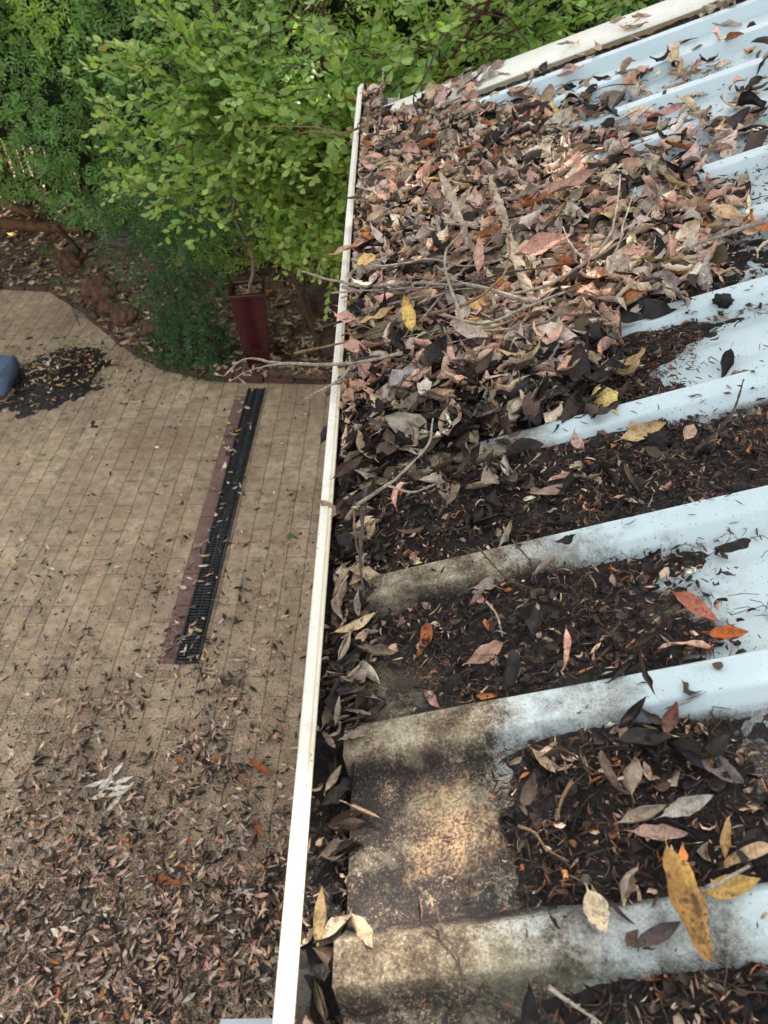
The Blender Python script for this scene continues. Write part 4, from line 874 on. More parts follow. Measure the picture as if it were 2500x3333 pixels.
x = rng.normal(-2.45, .36, 1500); y = rng.normal(5.05, .3, 1500); V, F, vc, uv = crumbs(1500, x, y, heap(x, y)+.003, rng.uniform(.008, .03, 1500), jitter_cols(np.full(1500, 5), 1500, .3), 3, 2)
tag(mk('pile_crumbs', V, [F], MLEAF, col=vc, uv=uv), 'black crumbs spilling right from the swept pile', 'leaf crumbs', kind='stuff')
# bed litter
def bdens(x, y): return ((y > edge_y(x)+.01) & (y < edge_y(x)+3.2))*np.where(x > -3.8, 1, .6)
ground_leaves(12000, bdens, (-5.2, 1.2), (4.7, 8.6), bed_z, (0, .03), (.05, .11), [.07, .13, .2, .05, .25, .08, .03, .05, .24], 'bed_litter', 'brown fallen leaves covering the garden bed behind the brick edging', tilt=.5, cs=.95)
ground_leaves(80, lambda x, y: np.exp(-((x+1.155)/.06)**2)*1.0, (-1.3, -1.0), (2.3, 4.7), lambda x, y: x*0+.013, (0, .01), (.03, .075), [.1, .3, .1, .05, .1, .05, .03, .15, .2], 'drain_leaves', 'leaves caught along the black channel drain', tilt=.3)
def gleaf(x, y, ang, L, W, col, label, k1=.5, k2=.5, z=.012, name='fallen_leaf', cat='leaf', group='distinct leaves on the paving', mat=MLEAF, tilt=(0, 0)):
    P = np.array([[x, y, z]]); V, F, uv = leaf_geo(P, np.array([[math.cos(ang), math.sin(ang), 0]]), np.array([[*tilt, 1.]]), L, W, k1, k2, .04, .4, 12, 5); V[..., 2] = np.maximum(V[..., 2], .006)
    return tag(mk(name, V.reshape(-1, 3), [F], mat, col=np.repeat(np.array([col]), V.shape[1], 0), uv=uv, loc=(x, y, z)), label, cat, group)
WH = (.56, .53, .45)
for i in range(13):
    an = rng.choice([.6, .9, .2, 2.9])+rng.normal(0, .35); gleaf(-1.33+rng.normal(0, .05), 1.60+rng.normal(0, .05), an, rng.uniform(.08, .115), .022, tuple(np.array(WH)*rng.uniform(1.0, 1.4)), 'grey-white leaf of the pale spray lying on the paving', z=rng.uniform(.015, .04))['group'] = 'grey-white leaves of the pale spray'
gleaf(-.671, 3.145, .1, .062, .034, (.12, .28, .04), 'fresh green leaf lying by the damp patch near the wall', .2, .4, mat=MGREEN)
for (x, y, an, L, W, lb) in [(-.68, 1.68, -.7, .17, .035, 'long curved orange-brown bark piece under the gutter'), (-.65, 1.40, -1.0, .115, .028, 'upright orange-brown bark piece below the long curved one'), (-1.0, 1.195, -.12, .17, .034, 'wide rusty bark piece, lowest on the leafy paving'), (-.92, 1.245, -.35, .12, .022, 'thin rusty bark piece just above the wide one'), (-.87, 1.71, -.4, .06, .026, 'small oval rusty bark piece left of the long curved one')]:
    gleaf(x, y, an, L, W, (.30, .10, .03), lb, .7, .9, .022, 'bark_piece', 'bark piece', 'orange-brown bark pieces on the paving')
gleaf(-.66, 1.15, .2, .075, .017, WH, 'pale cream leaf under the gutter, right of the rusty bark', .6, .6, .02)
gleaf(-1.19, 1.27, .9, .08, .014, WH, 'pale slender leaf left of the rusty bark pieces', .6, .8, .02)
gleaf(-2.02, 2.93, -.5, .05, .02, (.7, .68, .6), 'small white curled leaf on the clean left paving', .9, .9)
gleaf(-2.06, 2.55, 1.3, .055, .017, (.55, .36, .12), 'small yellow leaf on the clean left paving', .6, .6)
gleaf(-.50, 2.55, .8, .075, .014, WH, 'white slender leaf near the gutter on the paving', .6, .6)
def gtwig(pts, r, lb):
    a = Acc(); P = curve_pts(pts, 18); a.tube(P, np.linspace(r, r*.5, 18), 5); tag(a.build('fallen_twig', MTWIG, loc=tuple(P[0])), lb, 'twig', 'twigs on the paving')
gtwig([(-.88, 1.20, .02), (-.76, 1.33, .03), (-.66, 1.44, .025), (-.54, 1.46, .02)], .0035, 'curved thin twig lying among the fallen leaves under the gutter')
gtwig([(-1.24, 2.36, .02), (-1.16, 2.41, .025), (-1.09, 2.43, .02)], .003, 'short twig lying on the near end of the drain')
gtwig([(-.74, 3.28, .006), (-.70, 3.2, .02), (-.69, 3.08, .008)], .003, 'pale arched stalk on the damp paving patch')

# ---------------------------------------------------------------- rocks, stones and bed things
MROCK = mat_simple('ironstone', (.06, .03, .02), (.21, .11, .065), 9, .95, .8, .02); MROCKD = mat_simple('dark_rock', (.035, .022, .016), (.12, .07, .05), 9, .95, .8, .02)
def rock(x, y, r, sq, label, mat=MROCK): 
    z = float(bed_z(np.array([x]), np.array([y]))[0]); o = blob('rock', (x, y, z+r*sq[2]*.45), r, mat, label, 'rock', sq, .3, 4.0/max(r, .1), 'rocks in the garden bed'); 
    for p in o.data.polygons: p.use_smooth = False
    return o
rock(-3.06, 6.72, .13, (1, .8, .9), 'reddish rock standing at the left of the bed, behind the leafy seedling')
rock(-2.60, 6.13, .16, (1, .9, .9), 'large orange-brown rock in the middle of the left bed')
rock(-2.48, 5.92, .085, (1, .9, .9), 'small red rock in front of the orange-brown one')
rock(-2.28, 5.72, .12, (1, .8, .8), 'reddish rock right of the small red one, by the brick edge')
rock(-2.0, 5.50, .10, (1, .9, .7), 'low brown rock beside the trailing vine')
rock(-1.50, 5.16, .17, (1.2, .8, .7), 'dark rock under the trailing vine at the edging', MROCKD)
rock(-2.45, 6.75, .17, (1.3, .7, .4), 'flat grey stone lying behind the left rocks', mat_simple('grey_stone', (.09, .08, .07), (.20, .17, .15), 12))
rock(-.52, 5.55, .19, (1, .8, .9), 'brown block of stone right of the pot, upper one', MROCKD)
rock(-.45, 5.12, .17, (1.1, .8, .8), 'brown block of stone right of the pot, lower one', MROCKD)
a = Acc(); P = curve_pts([(-4.7, 7.6, 1.0), (-4.0, 7.35, .62), (-3.45, 7.2, .42)], 14); a.tube(P, np.linspace(.05, .035, 14), 9); tag(a.build('log', mat_bark('log_bark', (.12, .06, .03), (.34, .19, .09), 20)), 'orange-brown dead branch leaning at the foot of the fence', 'log')
a = Acc(); P = curve_pts([(-5.2, 7.2, .43), (-4.2, 7.12, .42), (-3.3, 7.05, .36), (-2.9, 6.95, .36)], 14); a.tube(P, np.linspace(.06, .045, 14), 9); tag(a.build('log', mat_bark('log_bark_dark', (.08, .04, .02), (.22, .12, .06), 20)), 'long low log lying along the back of the left bed', 'log')
# brushwood fence with daylight between the sticks
fence = empty('brushwood_fence', (-5, 7.75, 0)); tag(fence, 'dark brushwood fence with bright chinks behind the left bed', 'fence')
MBR = mat_bark('brushwood', (.03, .02, .012), (.13, .08, .045), 30)
a = Acc()
for i in range(760):
    x = rng.uniform(-8, 1.8); t = rng.normal(0, .05); y = 7.75+rng.uniform(-.06, .06); a.tube([(x, y, -.05), (x+t*.5, y+rng.normal(0, .02), 1.0), (x+t, y, 2.0+rng.uniform(-.1, .1))], [rng.uniform(.008, .02)]*3, 5)
for i in range(160):
    x = rng.uniform(-8, 1.8); z = rng.uniform(.2, 2.0); an = rng.normal(0, .8); l = rng.uniform(.3, .8); a.tube([(x, 7.68, z), (x+l*math.cos(an), 7.68, z+l*math.sin(an))], [.005, .003], 4)
o = a.build('sticks', MBR, fence); o.matrix_parent_inverse = Matrix.Translation((5, -7.75, 0))
for z in (.5, 1.6):
    a = Acc(); a.box((-8, 7.80, z), (1.8, 7.84, z+.07)); o = a.build('rail', MBR, fence, smooth=False); o.matrix_parent_inverse = Matrix.Translation((5, -7.75, 0))
MLAWN = mat_simple('sunny_lawn', (.10, .13, .02), (.24, .24, .05), 1.5, .9, 0); tag(mk('lawn_beyond', [(-40, 8.3, .0), (40, 8.3, .0), (40, 60, .4), (-40, 60, .4)], [[(0, 1, 2, 3)]], MLAWN), kind='structure')

# ---------------------------------------------------------------- red pot with sapling
pot = empty('tall_red_pot', (-1.075, 5.03, .05)); tag(pot, 'tall square tapered dark red glazed pot at the edge of the bed', 'plant pot')
q = M('red_glaze'); q.set(Base_Color=q.ramp(q.noise(q.obj(), 7, 5), [(.3, (.035, .005, .007)), (.7, (.075, .011, .014))]), Roughness=.25, Specular_IOR_Level=.5, Coat_Weight=.4); MPOT = q.m
def ring(h, z): return [(-h, -h, z), (h, -h, z), (h, h, z), (-h, h, z)]
lv = [(.082, 0), (.098, .2), (.112, .42), (.122, .57), (.129, .575), (.131, .605), (.127, .61), (.108, .61), (.105, .60), (.098, .50)]
V = np.array(sum([ring(h, z) for h, z in lv], [])); F = []
for i in range(len(lv)-1):
    for k in range(4): F.append((i*4+k, i*4+(k+1) % 4, i*4+4+(k+1) % 4, i*4+4+k))
F.append((3, 2, 1, 0)); o = mk('pot_body', V, [np.array(F)], MPOT, pot, smooth=False); bevel(o, .006, 3); pot.rotation_euler = (0, 0, .10)
o = mk('soil', ring(.101, .56), [[(0, 1, 2, 3)]], MSOIL, pot)
sap = empty('potted_sapling', (-1.05, 5.02, .61)); tag(sap, 'thin crooked sapling growing from the tall red pot into the shrub', 'sapling')
sb = Vector(sap.location)
a = Acc(); P = curve_pts([(-1.05, 5.02, .60), (-1.045, 5.0, .68), (-1.00, 4.98, .80), (-.985, 4.93, .95), (-1.02, 4.88, 1.12), (-1.03, 4.82, 1.28), (-.95, 4.72, 1.48), (-.93, 4.7, 1.75)], 40); a.tube(P, np.linspace(.013, .006, 40), 9)
a.tube(curve_pts([P[22], P[22]+np.array([-.05, -.03, .16]), P[22]+np.array([-.02, -.05, .33])], 8), [.004]*8, 5)
o = a.build('trunk', mat_bark('sapling_bark', (.13, .10, .07), (.36, .29, .21), 40), sap); o.matrix_parent_inverse = Matrix.Translation(-sb)
n = 260; b = P[rng.integers(26, 40, n)]+rng.normal(0, .13, (n, 3)); D = rng.normal(0, 1, (n, 3)); N = rng.normal(0, .5, (n, 3))+np.array([0, -.4, .9])
V, F, uv = leaf_geo(b, D, N, .055, .028, .4, .4, .01, .2, 6, 3); o = mk('foliage', V.reshape(-1, 3), [F], MGREEN, sap, col=np.repeat((np.array([.07, .13, .03])*np.exp(rng.normal(0, .2, (n, 1))))[:, None], V.shape[1], 1).reshape(-1, 3), uv=uv); o.matrix_parent_inverse = Matrix.Translation(-sb)
V = rng.uniform(-.095, .095, (60, 2)); zz = np.full(60, .575); ang = rng.uniform(0, 6.28, 60)
Vl, F, uv = leaf_geo(np.stack([V[:, 0], V[:, 1], zz], -1), np.stack([np.cos(ang), np.sin(ang), ang*0], -1), np.tile([0, 0, 1.], (60, 1)), .05, .018, .6, .6, .02, .4, 6, 3)
ci = rng.choice([1, 8, 2, 4], 60); Vl += np.array([-1.075, 5.03, .05]); tag(mk('pot_litter', Vl.reshape(-1, 3), [F], MLEAF, col=np.repeat(jitter_cols(ci, 60)[:, None]*.8, Vl.shape[1], 1).reshape(-1, 3), uv=uv), 'dry leaves lying on the soil inside the red pot', 'leaf litter', kind='stuff')

# ---------------------------------------------------------------- oval-leaved shrub
def leafy(paths, spacing, L, W, cols, fan=.9, nu=6, nv=3, start=.25, droop=.1):
    P, D, N, C, LL = [], [], [], [], []
    for pts in paths:
        d = np.linalg.norm(np.diff(pts, axis=0), axis=1); cum = np.concatenate([[0], np.cumsum(d)]); tot = cum[-1]; k = 0
        s = tot*start+rng.uniform(0, spacing)
        while s < tot:
            p = np.array([np.interp(s, cum, pts[:, j]) for j in range(3)]); p2 = np.array([np.interp(min(s+.02, tot), cum, pts[:, j]) for j in range(3)]); t = norm(p2-p+1e-6)
            side = norm(np.cross(t, [0, 0.1, 1.0]))*(1 if k % 2 else -1)
            dd = norm(t*rng.uniform(.35, .9)+side*fan*rng.uniform(.5, 1.1)+np.array([0, 0, rng.normal(.12, .35)])); nn = norm(np.array([rng.normal(0, .32), rng.normal(-.42, .3), .85]))
            P.append(p+dd*L*.45); D.append(dd); N.append(nn); f = s/tot; C.append(f); LL.append(L*rng.uniform(.7, 1.15)*(1-.35*max(0, f-.85)/.15)); s += spacing*rng.uniform(.7, 1.3); k += 1
    P, D, N, C, LL = map(np.array, (P, D, N, C, LL)); kp = ~((P[:, 0] < -.74) & (P[:, 2] < 1.47)); P, D, N, C, LL = P[kp], D[kp], N[kp], C[kp], LL[kp]; n = len(P)
    c = cols[0][None]*(1-C[:, None]**2)+cols[1][None]*C[:, None]**2; c = c*np.exp(rng.normal(0, .18, (n, 1)))*np.exp(rng.normal(0, .06, (n, 3)))
    yl = rng.random(n) < .012; c[yl] = (.42, .36, .06)
    V, F, uv = leaf_geo(P, D, N, LL, LL*W*rng.uniform(.85, 1.15, n), rng.normal(.35, .3, n), rng.normal(-.5, .35, n), .012, rng.normal(0, .25, n), nu, nv, pet=.10, a=1.05, b=.62, rag=.02)
    return V, F, uv, np.repeat(c[:, None], V.shape[1], 1)
shrub = empty('oval_leaved_shrub', (-.55, 5.0, .12)); tag(shrub, 'bright green shrub with oval leaves spreading over the red pot', 'shrub')
sb = Vector(shrub.location)
stem = curve_pts([(-.72, 5.4, .1), (-.68, 5.15, .6), (-.52, 4.75, 1.2), (-.42, 4.45, 1.7), (-.34, 4.35, 2.2), (-.28, 4.3, 2.75)], 40)
stem2 = curve_pts([(-.52, 5.35, .1), (-.38, 5.2, .8), (-.2, 4.75, 1.5), (.15, 4.3, 2.0), (.5, 4.1, 2.5)], 40)
stem3 = curve_pts([(-.60, 5.05, .1), (-.72, 5.0, .7), (-.8, 4.9, 1.3), (-.85, 4.8, 1.9), (-.95, 4.8, 2.5)], 40)
a = Acc(); a.tube(stem, np.linspace(.020, .007, 40), 8); a.tube(stem2, np.linspace(.018, .007, 40), 8); a.tube(stem3, np.linspace(.018, .007, 40), 8)
paths = []
def shoot(stm, i0, tip, sag=.08, side=3, r=.005):
    p0 = stm[i0]; tip = np.array(tip, float); mid = (p0+tip)/2+np.array([0, 0, sag]); pts = curve_pts([p0, p0*.6+mid*.4+np.array([0, 0, sag*.5]), mid, tip*.7+mid*.3+np.array([0, 0, sag*.3]), tip], 22)
    a.tube(pts, np.linspace(r, .0014, 22), 5); paths.append(pts)
    for k in range(side):
        j = rng.integers(7, 19); q0 = pts[j]; t = norm(pts[-1]-p0); l = rng.uniform(.16, .36); e = q0+t*l*.75+rng.normal(0, 1, 3)*np.array([.11, .11, .10])*1.2+np.array([0, -.02, .02]); 
        q1 = curve_pts([q0, (q0+e)/2+np.array([0, 0, .02]), e], 12); a.tube(q1, np.linspace(.0028, .001, 12), 4); paths.append(q1)
tips = [(-1.52, 4.10, 1.97), (-1.45, 4.2, 1.72), (-1.62, 4.25, 1.58), (-1.30, 4.08, 1.60), (-1.10, 4.05, 1.50), (-1.28, 4.25, 2.22), (-1.0, 4.2, 2.30), (-1.1, 4.0, 1.75), (-.95, 4.0, 1.45), (-1.35, 4.3, 1.85), (-1.15, 4.2, 2.0), (-.85, 4.0, 1.30), (-.75, 4.15, 1.22)]
for t in tips: shoot(stem, rng.integers(16, 32), t, rng.uniform(.05, .16), 4)
for i in range(46):                                                      # crown to the left and front
    u = rng.random(); t = (-1.42+u*1.15, 4.05+rng.uniform(0, .5), rng.uniform(1.5, 2.35)); shoot([stem, stem3][i % 2], rng.integers(14, 36), t, rng.uniform(.03, .14), 3)
for i in range(44):                                                      # low hanging front shoots
    tx = rng.uniform(-.80, -.15); t = (tx, rng.uniform(4.05, 4.6), float(np.interp(tx, [-.8, -.62, -.2], [1.42, 1.12, 1.0]))+rng.uniform(0, .4)); shoot([stem, stem2][i % 2], rng.integers(14, 30), t, rng.uniform(.1, .25), 2)
for i in range(62):                                                      # up and to the right behind the gable
    t = (rng.uniform(-.9, 1.7), rng.uniform(3.75, 4.5), rng.uniform(1.7, 2.75)); shoot([stem2, stem2, stem][i % 3], rng.integers(20, 39), t, rng.uniform(.03, .14), 3)
for i in range(16):
    t = (rng.uniform(-.6, .1), rng.uniform(3.9, 4.4), rng.uniform(1.2, 2.2)); shoot(stem2, rng.integers(18, 32), t, .08, 3)
o = a.build('branches', MSTEM, shrub); o.matrix_parent_inverse = Matrix.Translation(-sb)
V, F, uv, vc = leafy([np.asarray(p) for p in paths], .0225, .068, .58, (np.array([.22, .36, .10]), np.array([.44, .57, .17])))
o = mk('foliage', V.reshape(-1, 3), [F], MGREEN, shrub, col=vc.reshape(-1, 3), uv=uv); o.matrix_parent_inverse = Matrix.Translation(-sb)
print('shrub', V.shape)

# ---------------------------------------------------------------- jasmine vine hedge
def vine_y(x, z): return np.interp(x, [-5, -3, -1.5, 0, 2, 4], [6.7, 6.35, 5.85, 5.35, 5.0, 4.8])+.28*(1.6-z)*.35+.22*n2(x, z, 1.7)+.10*n2(x, z, 4.3)
def vine_bottom(x): return np.interp(x, [-5, -3.6, -3.1, -2.6, -2.2, -1.9, -.4, 1, 4], [.95, .88, .74, .58, .46, .40, .35, .3, .3])+.10*n2(x, x*0, 3.1)
def sprigs(x, y, z, hang, Ls, cols, name, label, parent, out=(0, -.7, .3), nl=7, lw=.36, deep=0):
    n = len(x); base = np.stack([x, y, z], -1); dr = norm(np.stack([rng.normal(0, .6, n), -.55+rng.normal(0, .35, n), rng.normal(-.15-hang, .5, n)], -1))
    S = norm(np.cross(dr, np.array(out)+rng.normal(0, .25, (n, 3)))); U = np.cross(S, dr)
    P, D, N = [], [], []
    for k in range(nl):
        t = (k//2+1)/(nl//2+1) if k < nl-1 else 1.0; sd_ = (1 if k % 2 else -1) if k < nl-1 else 0
        d = norm(dr*(.55 if sd_ else 1)+S*sd_*.85+rng.normal(0, .16, (n, 3))); p = base+dr*(t*Ls*2.0)[:, None]+d*(Ls*.5)[:, None]-np.array([0, 0, 1.])*(t*t*Ls*.5)[:, None]
        P.append(p); D.append(d); N.append(U*np.sign((U@np.array([0, -.6, .8]))[:, None])+rng.normal(0, .3, (n, 3)))
    P, D, N = np.stack(P, 1).reshape(-1, 3), np.stack(D, 1).reshape(-1, 3), np.stack(N, 1).reshape(-1, 3); c = np.repeat(cols, nl, 0)*np.exp(rng.normal(0, .10, (n*nl, 1))); L = np.repeat(Ls, nl)*rng.uniform(.75, 1.2, n*nl)
    V, F, uv = leaf_geo(P, D, N, L, L*lw, .4, -.5, 0, 0, 4, 3, pet=.04, a=.85, b=.8, rag=0)
    o = mk(name, V.reshape(-1, 3), [F], MVINE, parent, col=np.repeat(c[:, None], V.shape[1], 1).reshape(-1, 3), uv=uv); return o
vine = empty('jasmine_hedge', (-1.5, 6.6, 0)); tag(vine, 'dense wall of jasmine vine with small pointed leaflets behind the garden', 'hedge')
sb = Vector(vine.location)
n = 11500; x = rng.uniform(-4.6, 3.2, n); z = rng.uniform(.3, 3.3, n); k = z > vine_bottom(x); x, z = x[k], z[k]; y = vine_y(x, z)+rng.exponential(.10, len(x)); n = len(x)
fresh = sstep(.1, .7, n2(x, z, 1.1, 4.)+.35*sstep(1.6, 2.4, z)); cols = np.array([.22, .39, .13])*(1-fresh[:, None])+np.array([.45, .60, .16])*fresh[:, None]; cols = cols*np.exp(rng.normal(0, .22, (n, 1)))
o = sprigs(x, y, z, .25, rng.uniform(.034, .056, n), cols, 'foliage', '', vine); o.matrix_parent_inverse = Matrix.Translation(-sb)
# hanging curtain in front of the bed
n = 760; t = rng.random(n); z = .06+1.0*t**1.1; xc = np.interp(z, [0, .3, .7, 1.1], [-1.42, -1.62, -1.72, -1.85]); x = xc+rng.normal(0, 1, n)*np.interp(z, [0, .3, .7, 1.1], [.08, .17, .25, .36]); y = np.interp(z, [0, .3, .7, 1.1], [4.98, 5.15, 5.45, 5.85])+rng.exponential(.1, n)-.05; z = z+np.maximum(0, bed_z(x, y)-z)+.03
cols = np.array([.07, .15, .055])*np.exp(rng.normal(0, .25, (n, 1))); o = sprigs(x, y, z, .6, rng.uniform(.028, .045, n), cols, 'trailing_shoots', '', vine); o.matrix_parent_inverse = Matrix.Translation(-sb)
# trailing strand by the pot and low plantlets
a = Acc()
for i in range(34):
    x0 = rng.uniform(-4.2, 1.8); z0 = rng.uniform(1.0, 2.6); y0 = float(vine_y(np.array([x0]), np.array([z0]))[0])+.15
    a.tube(curve_pts([(x0, y0, z0), (x0+rng.normal(0, .15), y0-.2, z0-.35), (x0+rng.normal(0, .25), y0-.12, max(.3, z0-.9))], 12), [.004]*12, 4)
for i in range(26):
    x0 = rng.uniform(-4.5, .4); a.tube(curve_pts([(x0, 6.9+rng.uniform(-.3, .5), .1), (x0+rng.normal(0, .2), 6.7, .9), (x0+rng.normal(0, .4), 6.6, 1.8)], 10), [rng.uniform(.006, .018)]*10, 5)
o = a.build('stem_tangle', MBR, vine); o.matrix_parent_inverse = Matrix.Translation(-sb)
# dense inner growth (a thick lumpy body of shaded leaves and stems)
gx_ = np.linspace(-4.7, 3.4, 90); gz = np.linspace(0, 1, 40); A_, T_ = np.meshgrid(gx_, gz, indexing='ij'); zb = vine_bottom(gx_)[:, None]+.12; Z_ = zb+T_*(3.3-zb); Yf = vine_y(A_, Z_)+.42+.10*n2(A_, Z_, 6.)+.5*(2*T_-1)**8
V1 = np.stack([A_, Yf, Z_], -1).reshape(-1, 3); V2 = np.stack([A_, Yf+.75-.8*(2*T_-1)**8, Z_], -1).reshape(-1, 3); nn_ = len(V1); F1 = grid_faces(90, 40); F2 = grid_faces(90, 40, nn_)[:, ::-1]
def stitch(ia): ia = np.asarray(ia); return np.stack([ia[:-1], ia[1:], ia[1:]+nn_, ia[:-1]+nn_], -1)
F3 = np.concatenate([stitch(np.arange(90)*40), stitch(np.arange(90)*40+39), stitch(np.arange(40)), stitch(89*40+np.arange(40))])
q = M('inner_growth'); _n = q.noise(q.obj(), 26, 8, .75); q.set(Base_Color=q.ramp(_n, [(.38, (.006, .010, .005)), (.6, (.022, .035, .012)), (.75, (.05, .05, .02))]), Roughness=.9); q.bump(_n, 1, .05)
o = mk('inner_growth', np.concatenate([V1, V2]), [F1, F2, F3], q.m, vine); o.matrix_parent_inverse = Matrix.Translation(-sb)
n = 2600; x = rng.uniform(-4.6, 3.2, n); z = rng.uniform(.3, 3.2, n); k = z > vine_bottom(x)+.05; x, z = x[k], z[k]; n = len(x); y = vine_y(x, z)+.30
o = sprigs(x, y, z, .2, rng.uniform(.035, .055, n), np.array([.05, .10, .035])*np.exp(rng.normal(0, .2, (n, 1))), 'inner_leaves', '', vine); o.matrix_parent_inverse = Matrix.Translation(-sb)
# seedling on the paving edge, small plantlets
seed = empty('vine_seedling', (-2.78, 6.2, .05)); tag(seed, 'thin upright jasmine seedling with a few leaf tufts at the paving edge', 'seedling')
a = Acc(); P = curve_pts([(-2.70, 5.75, .02), (-2.74, 5.8, .35), (-2.77, 5.85, .62)], 12); a.tube(P, np.linspace(.004, .002, 12), 5); o = a.build('stem', MSTEM, seed); o.matrix_parent_inverse = Matrix.Translation((2.78, -6.2, -.05))
x = np.concatenate([rng.normal(-2.77, .05, 9), rng.normal(-2.82, .02, 4), rng.normal(-2.70, .02, 2)]); y = np.full(15, 5.83); z = np.concatenate([rng.normal(.64, .04, 9), rng.normal(.42, .03, 4), rng.normal(.12, .04, 2)])
o = sprigs(x, y, z, .1, np.full(15, .032), np.tile([.07, .14, .05], (15, 1)), 'leaves', '', seed); o.matrix_parent_inverse = Matrix.Translation((2.78, -6.2, -.05))
n = 230; x = rng.uniform(-2.0, -1.35, n); y = edge_y(x)+rng.uniform(-.05, .5, n); z = bed_z(x, y)+.03+rng.uniform(0, .05, n)
tag(sprigs(x, y, z, .1, rng.uniform(.02, .036, n), np.array([.05, .12, .03])*np.exp(rng.normal(0, .25, (n, 1))), 'trailing_groundcover', '', None), 'small green groundcover creeping over the brick edging below the vine', 'groundcover', kind='stuff')

# ---------------------------------------------------------------- blue tub and ladder
tub = empty('blue_plastic_tub', (-3.24, 4.86, 0)); tag(tub, 'blue-grey plastic tub lying beside the dark leaf pile at the left edge', 'plastic tub')
q = M('blue_plastic'); q.set(Base_Color=q.mix(q.noise(q.obj(), 30, 4), (.15, .21, .36), (.21, .28, .43)), Roughness=.45); MBLU = q.m
def rrect(y0, y1, z0, z1, r, x, n=6):
    out = []
    for (cy_, cz, a0) in ((y1-r, z0+r, -90), (y1-r, z1-r, 0), (y0+r, z1-r, 90), (y0+r, z0+r, 180)):
        for k in range(n+1): t = R_(a0+90*k/n); out.append((x, cy_+r*math.cos(t), cz+r*math.sin(t)))
    return out
secs = [rrect(-.19, .19, .03, .23, .06, -.30), rrect(-.225, .225, .012, .245, .07, .30), rrect(-.25, .25, .002, .265, .075, .345), rrect(-.252, .252, .0, .268, .076, .40), rrect(-.244, .244, .008, .260, .07, .402), rrect(-.23, .23, .02, .245, .065, .38), rrect(-.18, .18, .04, .22, .05, -.28)]
V = np.array(sum(secs, [])); m_ = len(secs[0]); i = np.arange(len(secs)-1)[:, None]*m_; k = np.arange(m_)[None]
F4 = np.stack([i+k, i+(k+1) % m_, i+m_+(k+1) % m_, i+m_+k], -1).reshape(-1, 4)
V = np.concatenate([V, [(-.30, 0, .13), (-.28, 0, .13)]]); c0 = len(V)-2; kk = np.arange(m_); e = (len(secs)-1)*m_
F3_ = np.concatenate([np.stack([kk, np.full(m_, c0), (kk+1) % m_], -1), np.stack([e+kk, e+(kk+1) % m_, np.full(m_, c0+1)], -1)])
tub.rotation_euler = (0, 0, math.pi); V = V*np.array([1, 1, .82]); mk('tub_body', V, [F4, F3_], MBLU, tub); a = Acc(); a.box((.36, -.27, .10), (.385, -.25, .17)); a.build('handle', MBLU, tub, smooth=False)
lad = empty('ladder', (-.208, .2475, 0)); tag(lad, 'white ribbed top tread of a ladder just showing below the gutter', 'ladder')
MAL = M('ribbed_aluminium'); _s = MAL.n('ShaderNodeSeparateXYZ'); MAL.l(MAL.obj(), _s.inputs[0]); MAL.set(Base_Color=MAL.mix(MAL.noise(MAL.obj(), 60, 3), (.55, .58, .60), (.75, .77, .78)), Metallic=.3, Roughness=.45); MAL = MAL.m
for j, z in enumerate((1.5, 1.2, .9, .6, .3)):
    yy = .24-.07*j; a = Acc(); a.box((-.155, yy-.24-.06, z-.03-0), (.155, yy-.24+.130, z-.004))
    for k in range(7): a.box((-.155, yy-.24-.055+k*.026, z-.0035), (.155, yy-.24-.041+k*.026, z))
    a.build('tread', MAL, lad, smooth=False)
for s in (-1, 1):
    a = Acc(); xs_ = s*.17
    V = [(xs_-.012, -.06-.34, 0), (xs_+.012, -.06-.34, 0), (xs_+.012, .0-.34, 0), (xs_-.012, .0-.34, 0), (xs_-.012, .02, 1.53), (xs_+.012, .02, 1.53), (xs_+.012, .085, 1.53), (xs_-.012, .085, 1.53)]
    a.add(V, [(0,3,2,1),(4,5,6,7),(0,1,5,4),(1,2,6,5),(2,3,7,6),(3,0,4,7)]); a.build('rail', MAL, lad, smooth=False)

# ---------------------------------------------------------------- unseen gum tree, added to shade roof and garden
gum = empty('unseen_shade_tree', (2.6, 9.6, 0)); tag(gum, 'unseen gum tree added behind the hedge, its high crown shaped to shade the roof', 'tree')
gb = Vector(gum.location)
a = Acc(); a.tube(curve_pts([(2.6, 9.6, -.1), (2.55, 9.5, 3), (2.3, 9.0, 6), (1.6, 8.0, 9), (.8, 7.0, 11)], 30), np.linspace(.24, .07, 30), 12)
for i in range(26):
    p0 = np.array([2.3, 9.0, 6])*(1-i/26)+np.array([1.0, 7.2, 10.6])*i/26; e = p0+np.array([rng.uniform(-4, 3), rng.uniform(-3, 3), rng.uniform(.5, 2.5)]); a.tube(curve_pts([p0, (p0+e)/2+np.array([0, 0, .4]), e], 10), np.linspace(.06, .015, 10), 6)
o = a.build('trunk', MBARK, gum); o.matrix_parent_inverse = Matrix.Translation(-gb)
sdv = np.array(sun_dir)
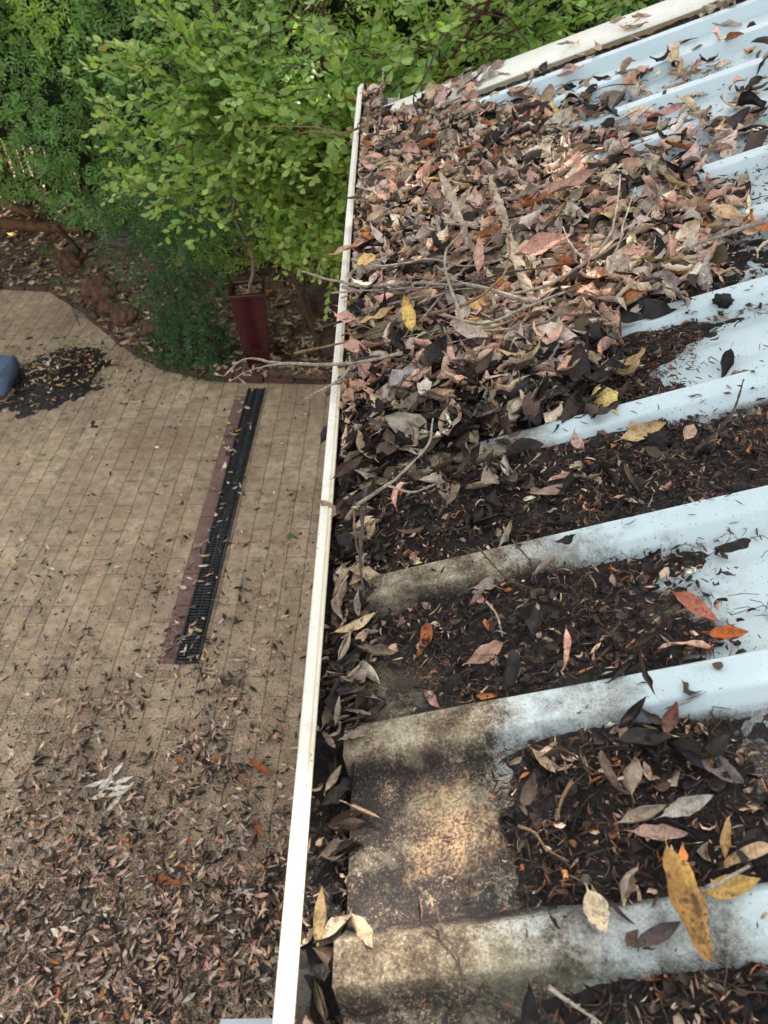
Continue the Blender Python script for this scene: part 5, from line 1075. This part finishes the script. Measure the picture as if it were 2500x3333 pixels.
# crown: leaves fill a deep layer; openings cut in it let single sunbeams reach the places sunlit in the garden
n = 46000; C0 = np.array([-.8, 2.1, 1.2])+sdv*(8.4/sdv[2]); cl = rng.uniform(-1, 1, (760, 3))*np.array([4.4, 3.3, 1.2])+C0+np.array([-.5, 0, 0])
cl[690:] = rng.uniform(-1, 1, (70, 3))*np.array([4.5, 2.4, 1.2])+C0+np.array([0, 5.2, 0])
P = cl[rng.integers(0, 760, n)]+rng.normal(0, .45, (n, 3)); P[:, 2] = np.maximum(P[:, 2], 7.5)
def ray_dist(P, q): v = P-np.array(q); t = v@sdv; return np.linalg.norm(v-t[:, None]*sdv, axis=1)
HOLES = [((.045, .285, 2.47), .10), ((-.096, .22, 2.48), .12), ((.35, .30, 2.57), .09), ((-.096, .75, 2.48), .06), ((-1.5, 4.15, 1.95), .35), ((-1.0, 4.2, 2.25), .3), ((-.3, 4.3, 2.2), .25)]
keep = np.ones(n, bool)
tt = (P[:, 2]-2.5)/sdv[2]; hx, hy = P[:, 0]-tt*sdv[0], P[:, 1]-tt*sdv[1]
keep &= ~((hx > -.25) & (hx < .5) & (hy > .85) & (hy < 3.0) & (rng.random(n) < .80))
keep &= ~((hy > 5.9) & (rng.random(n) < .85))
for q, r in HOLES: keep &= ray_dist(P, q) > r
HOLES = HOLES[:4]+[((-1.15, 4.2, 2.0), .14), ((-1.05, 4.15, 1.9), .18), ((-.8, 4.1, 2.05), .18), ((-.5, 4.2, 2.1), .2), ((-.7, 4.1, 1.6), .16), ((-1.15, 4.25, 2.3), .2)]
P = P[keep]
e_ = 6500; ex, ey, et = rng.uniform(-4.2, -.35, e_), rng.uniform(.3, 5.2, e_), rng.uniform(8.6, 10.4, e_)  # extra crown leaves added along sun rays to keep the paving shaded
P = np.concatenate([P, np.stack([ex, ey, ex*0], -1)+sdv[None]*(et/sdv[2])[:, None]])
for q, r in HOLES: P = P[ray_dist(P, q) > r]
e2 = 900; a2 = np.array([-1.93, 2.93, 0])+rng.normal(0, 1, (e2, 3))*np.array([.22, .22, 0]); P = np.concatenate([P, a2+sdv[None]*(rng.uniform(8.8, 10.2, e2)/sdv[2])[:, None]])
n = len(P); D = rng.normal(0, 1, (n, 3)); N = sdv[None]+rng.normal(0, .6, (n, 3))
V, F, uv = leaf_geo(P, D, N, rng.uniform(.20, .34, n), rng.uniform(.07, .12, n), .4, .3, 0, 0, 4, 3, pet=.02)
o = mk('unseen_shade_crown', V.reshape(-1, 3), [F], MGREEN, gum, col=np.repeat((np.array([.06, .10, .04])*np.exp(rng.normal(0, .2, (n, 1))))[:, None], V.shape[1], 1).reshape(-1, 3), uv=uv); o.matrix_parent_inverse = Matrix.Translation(-gb)
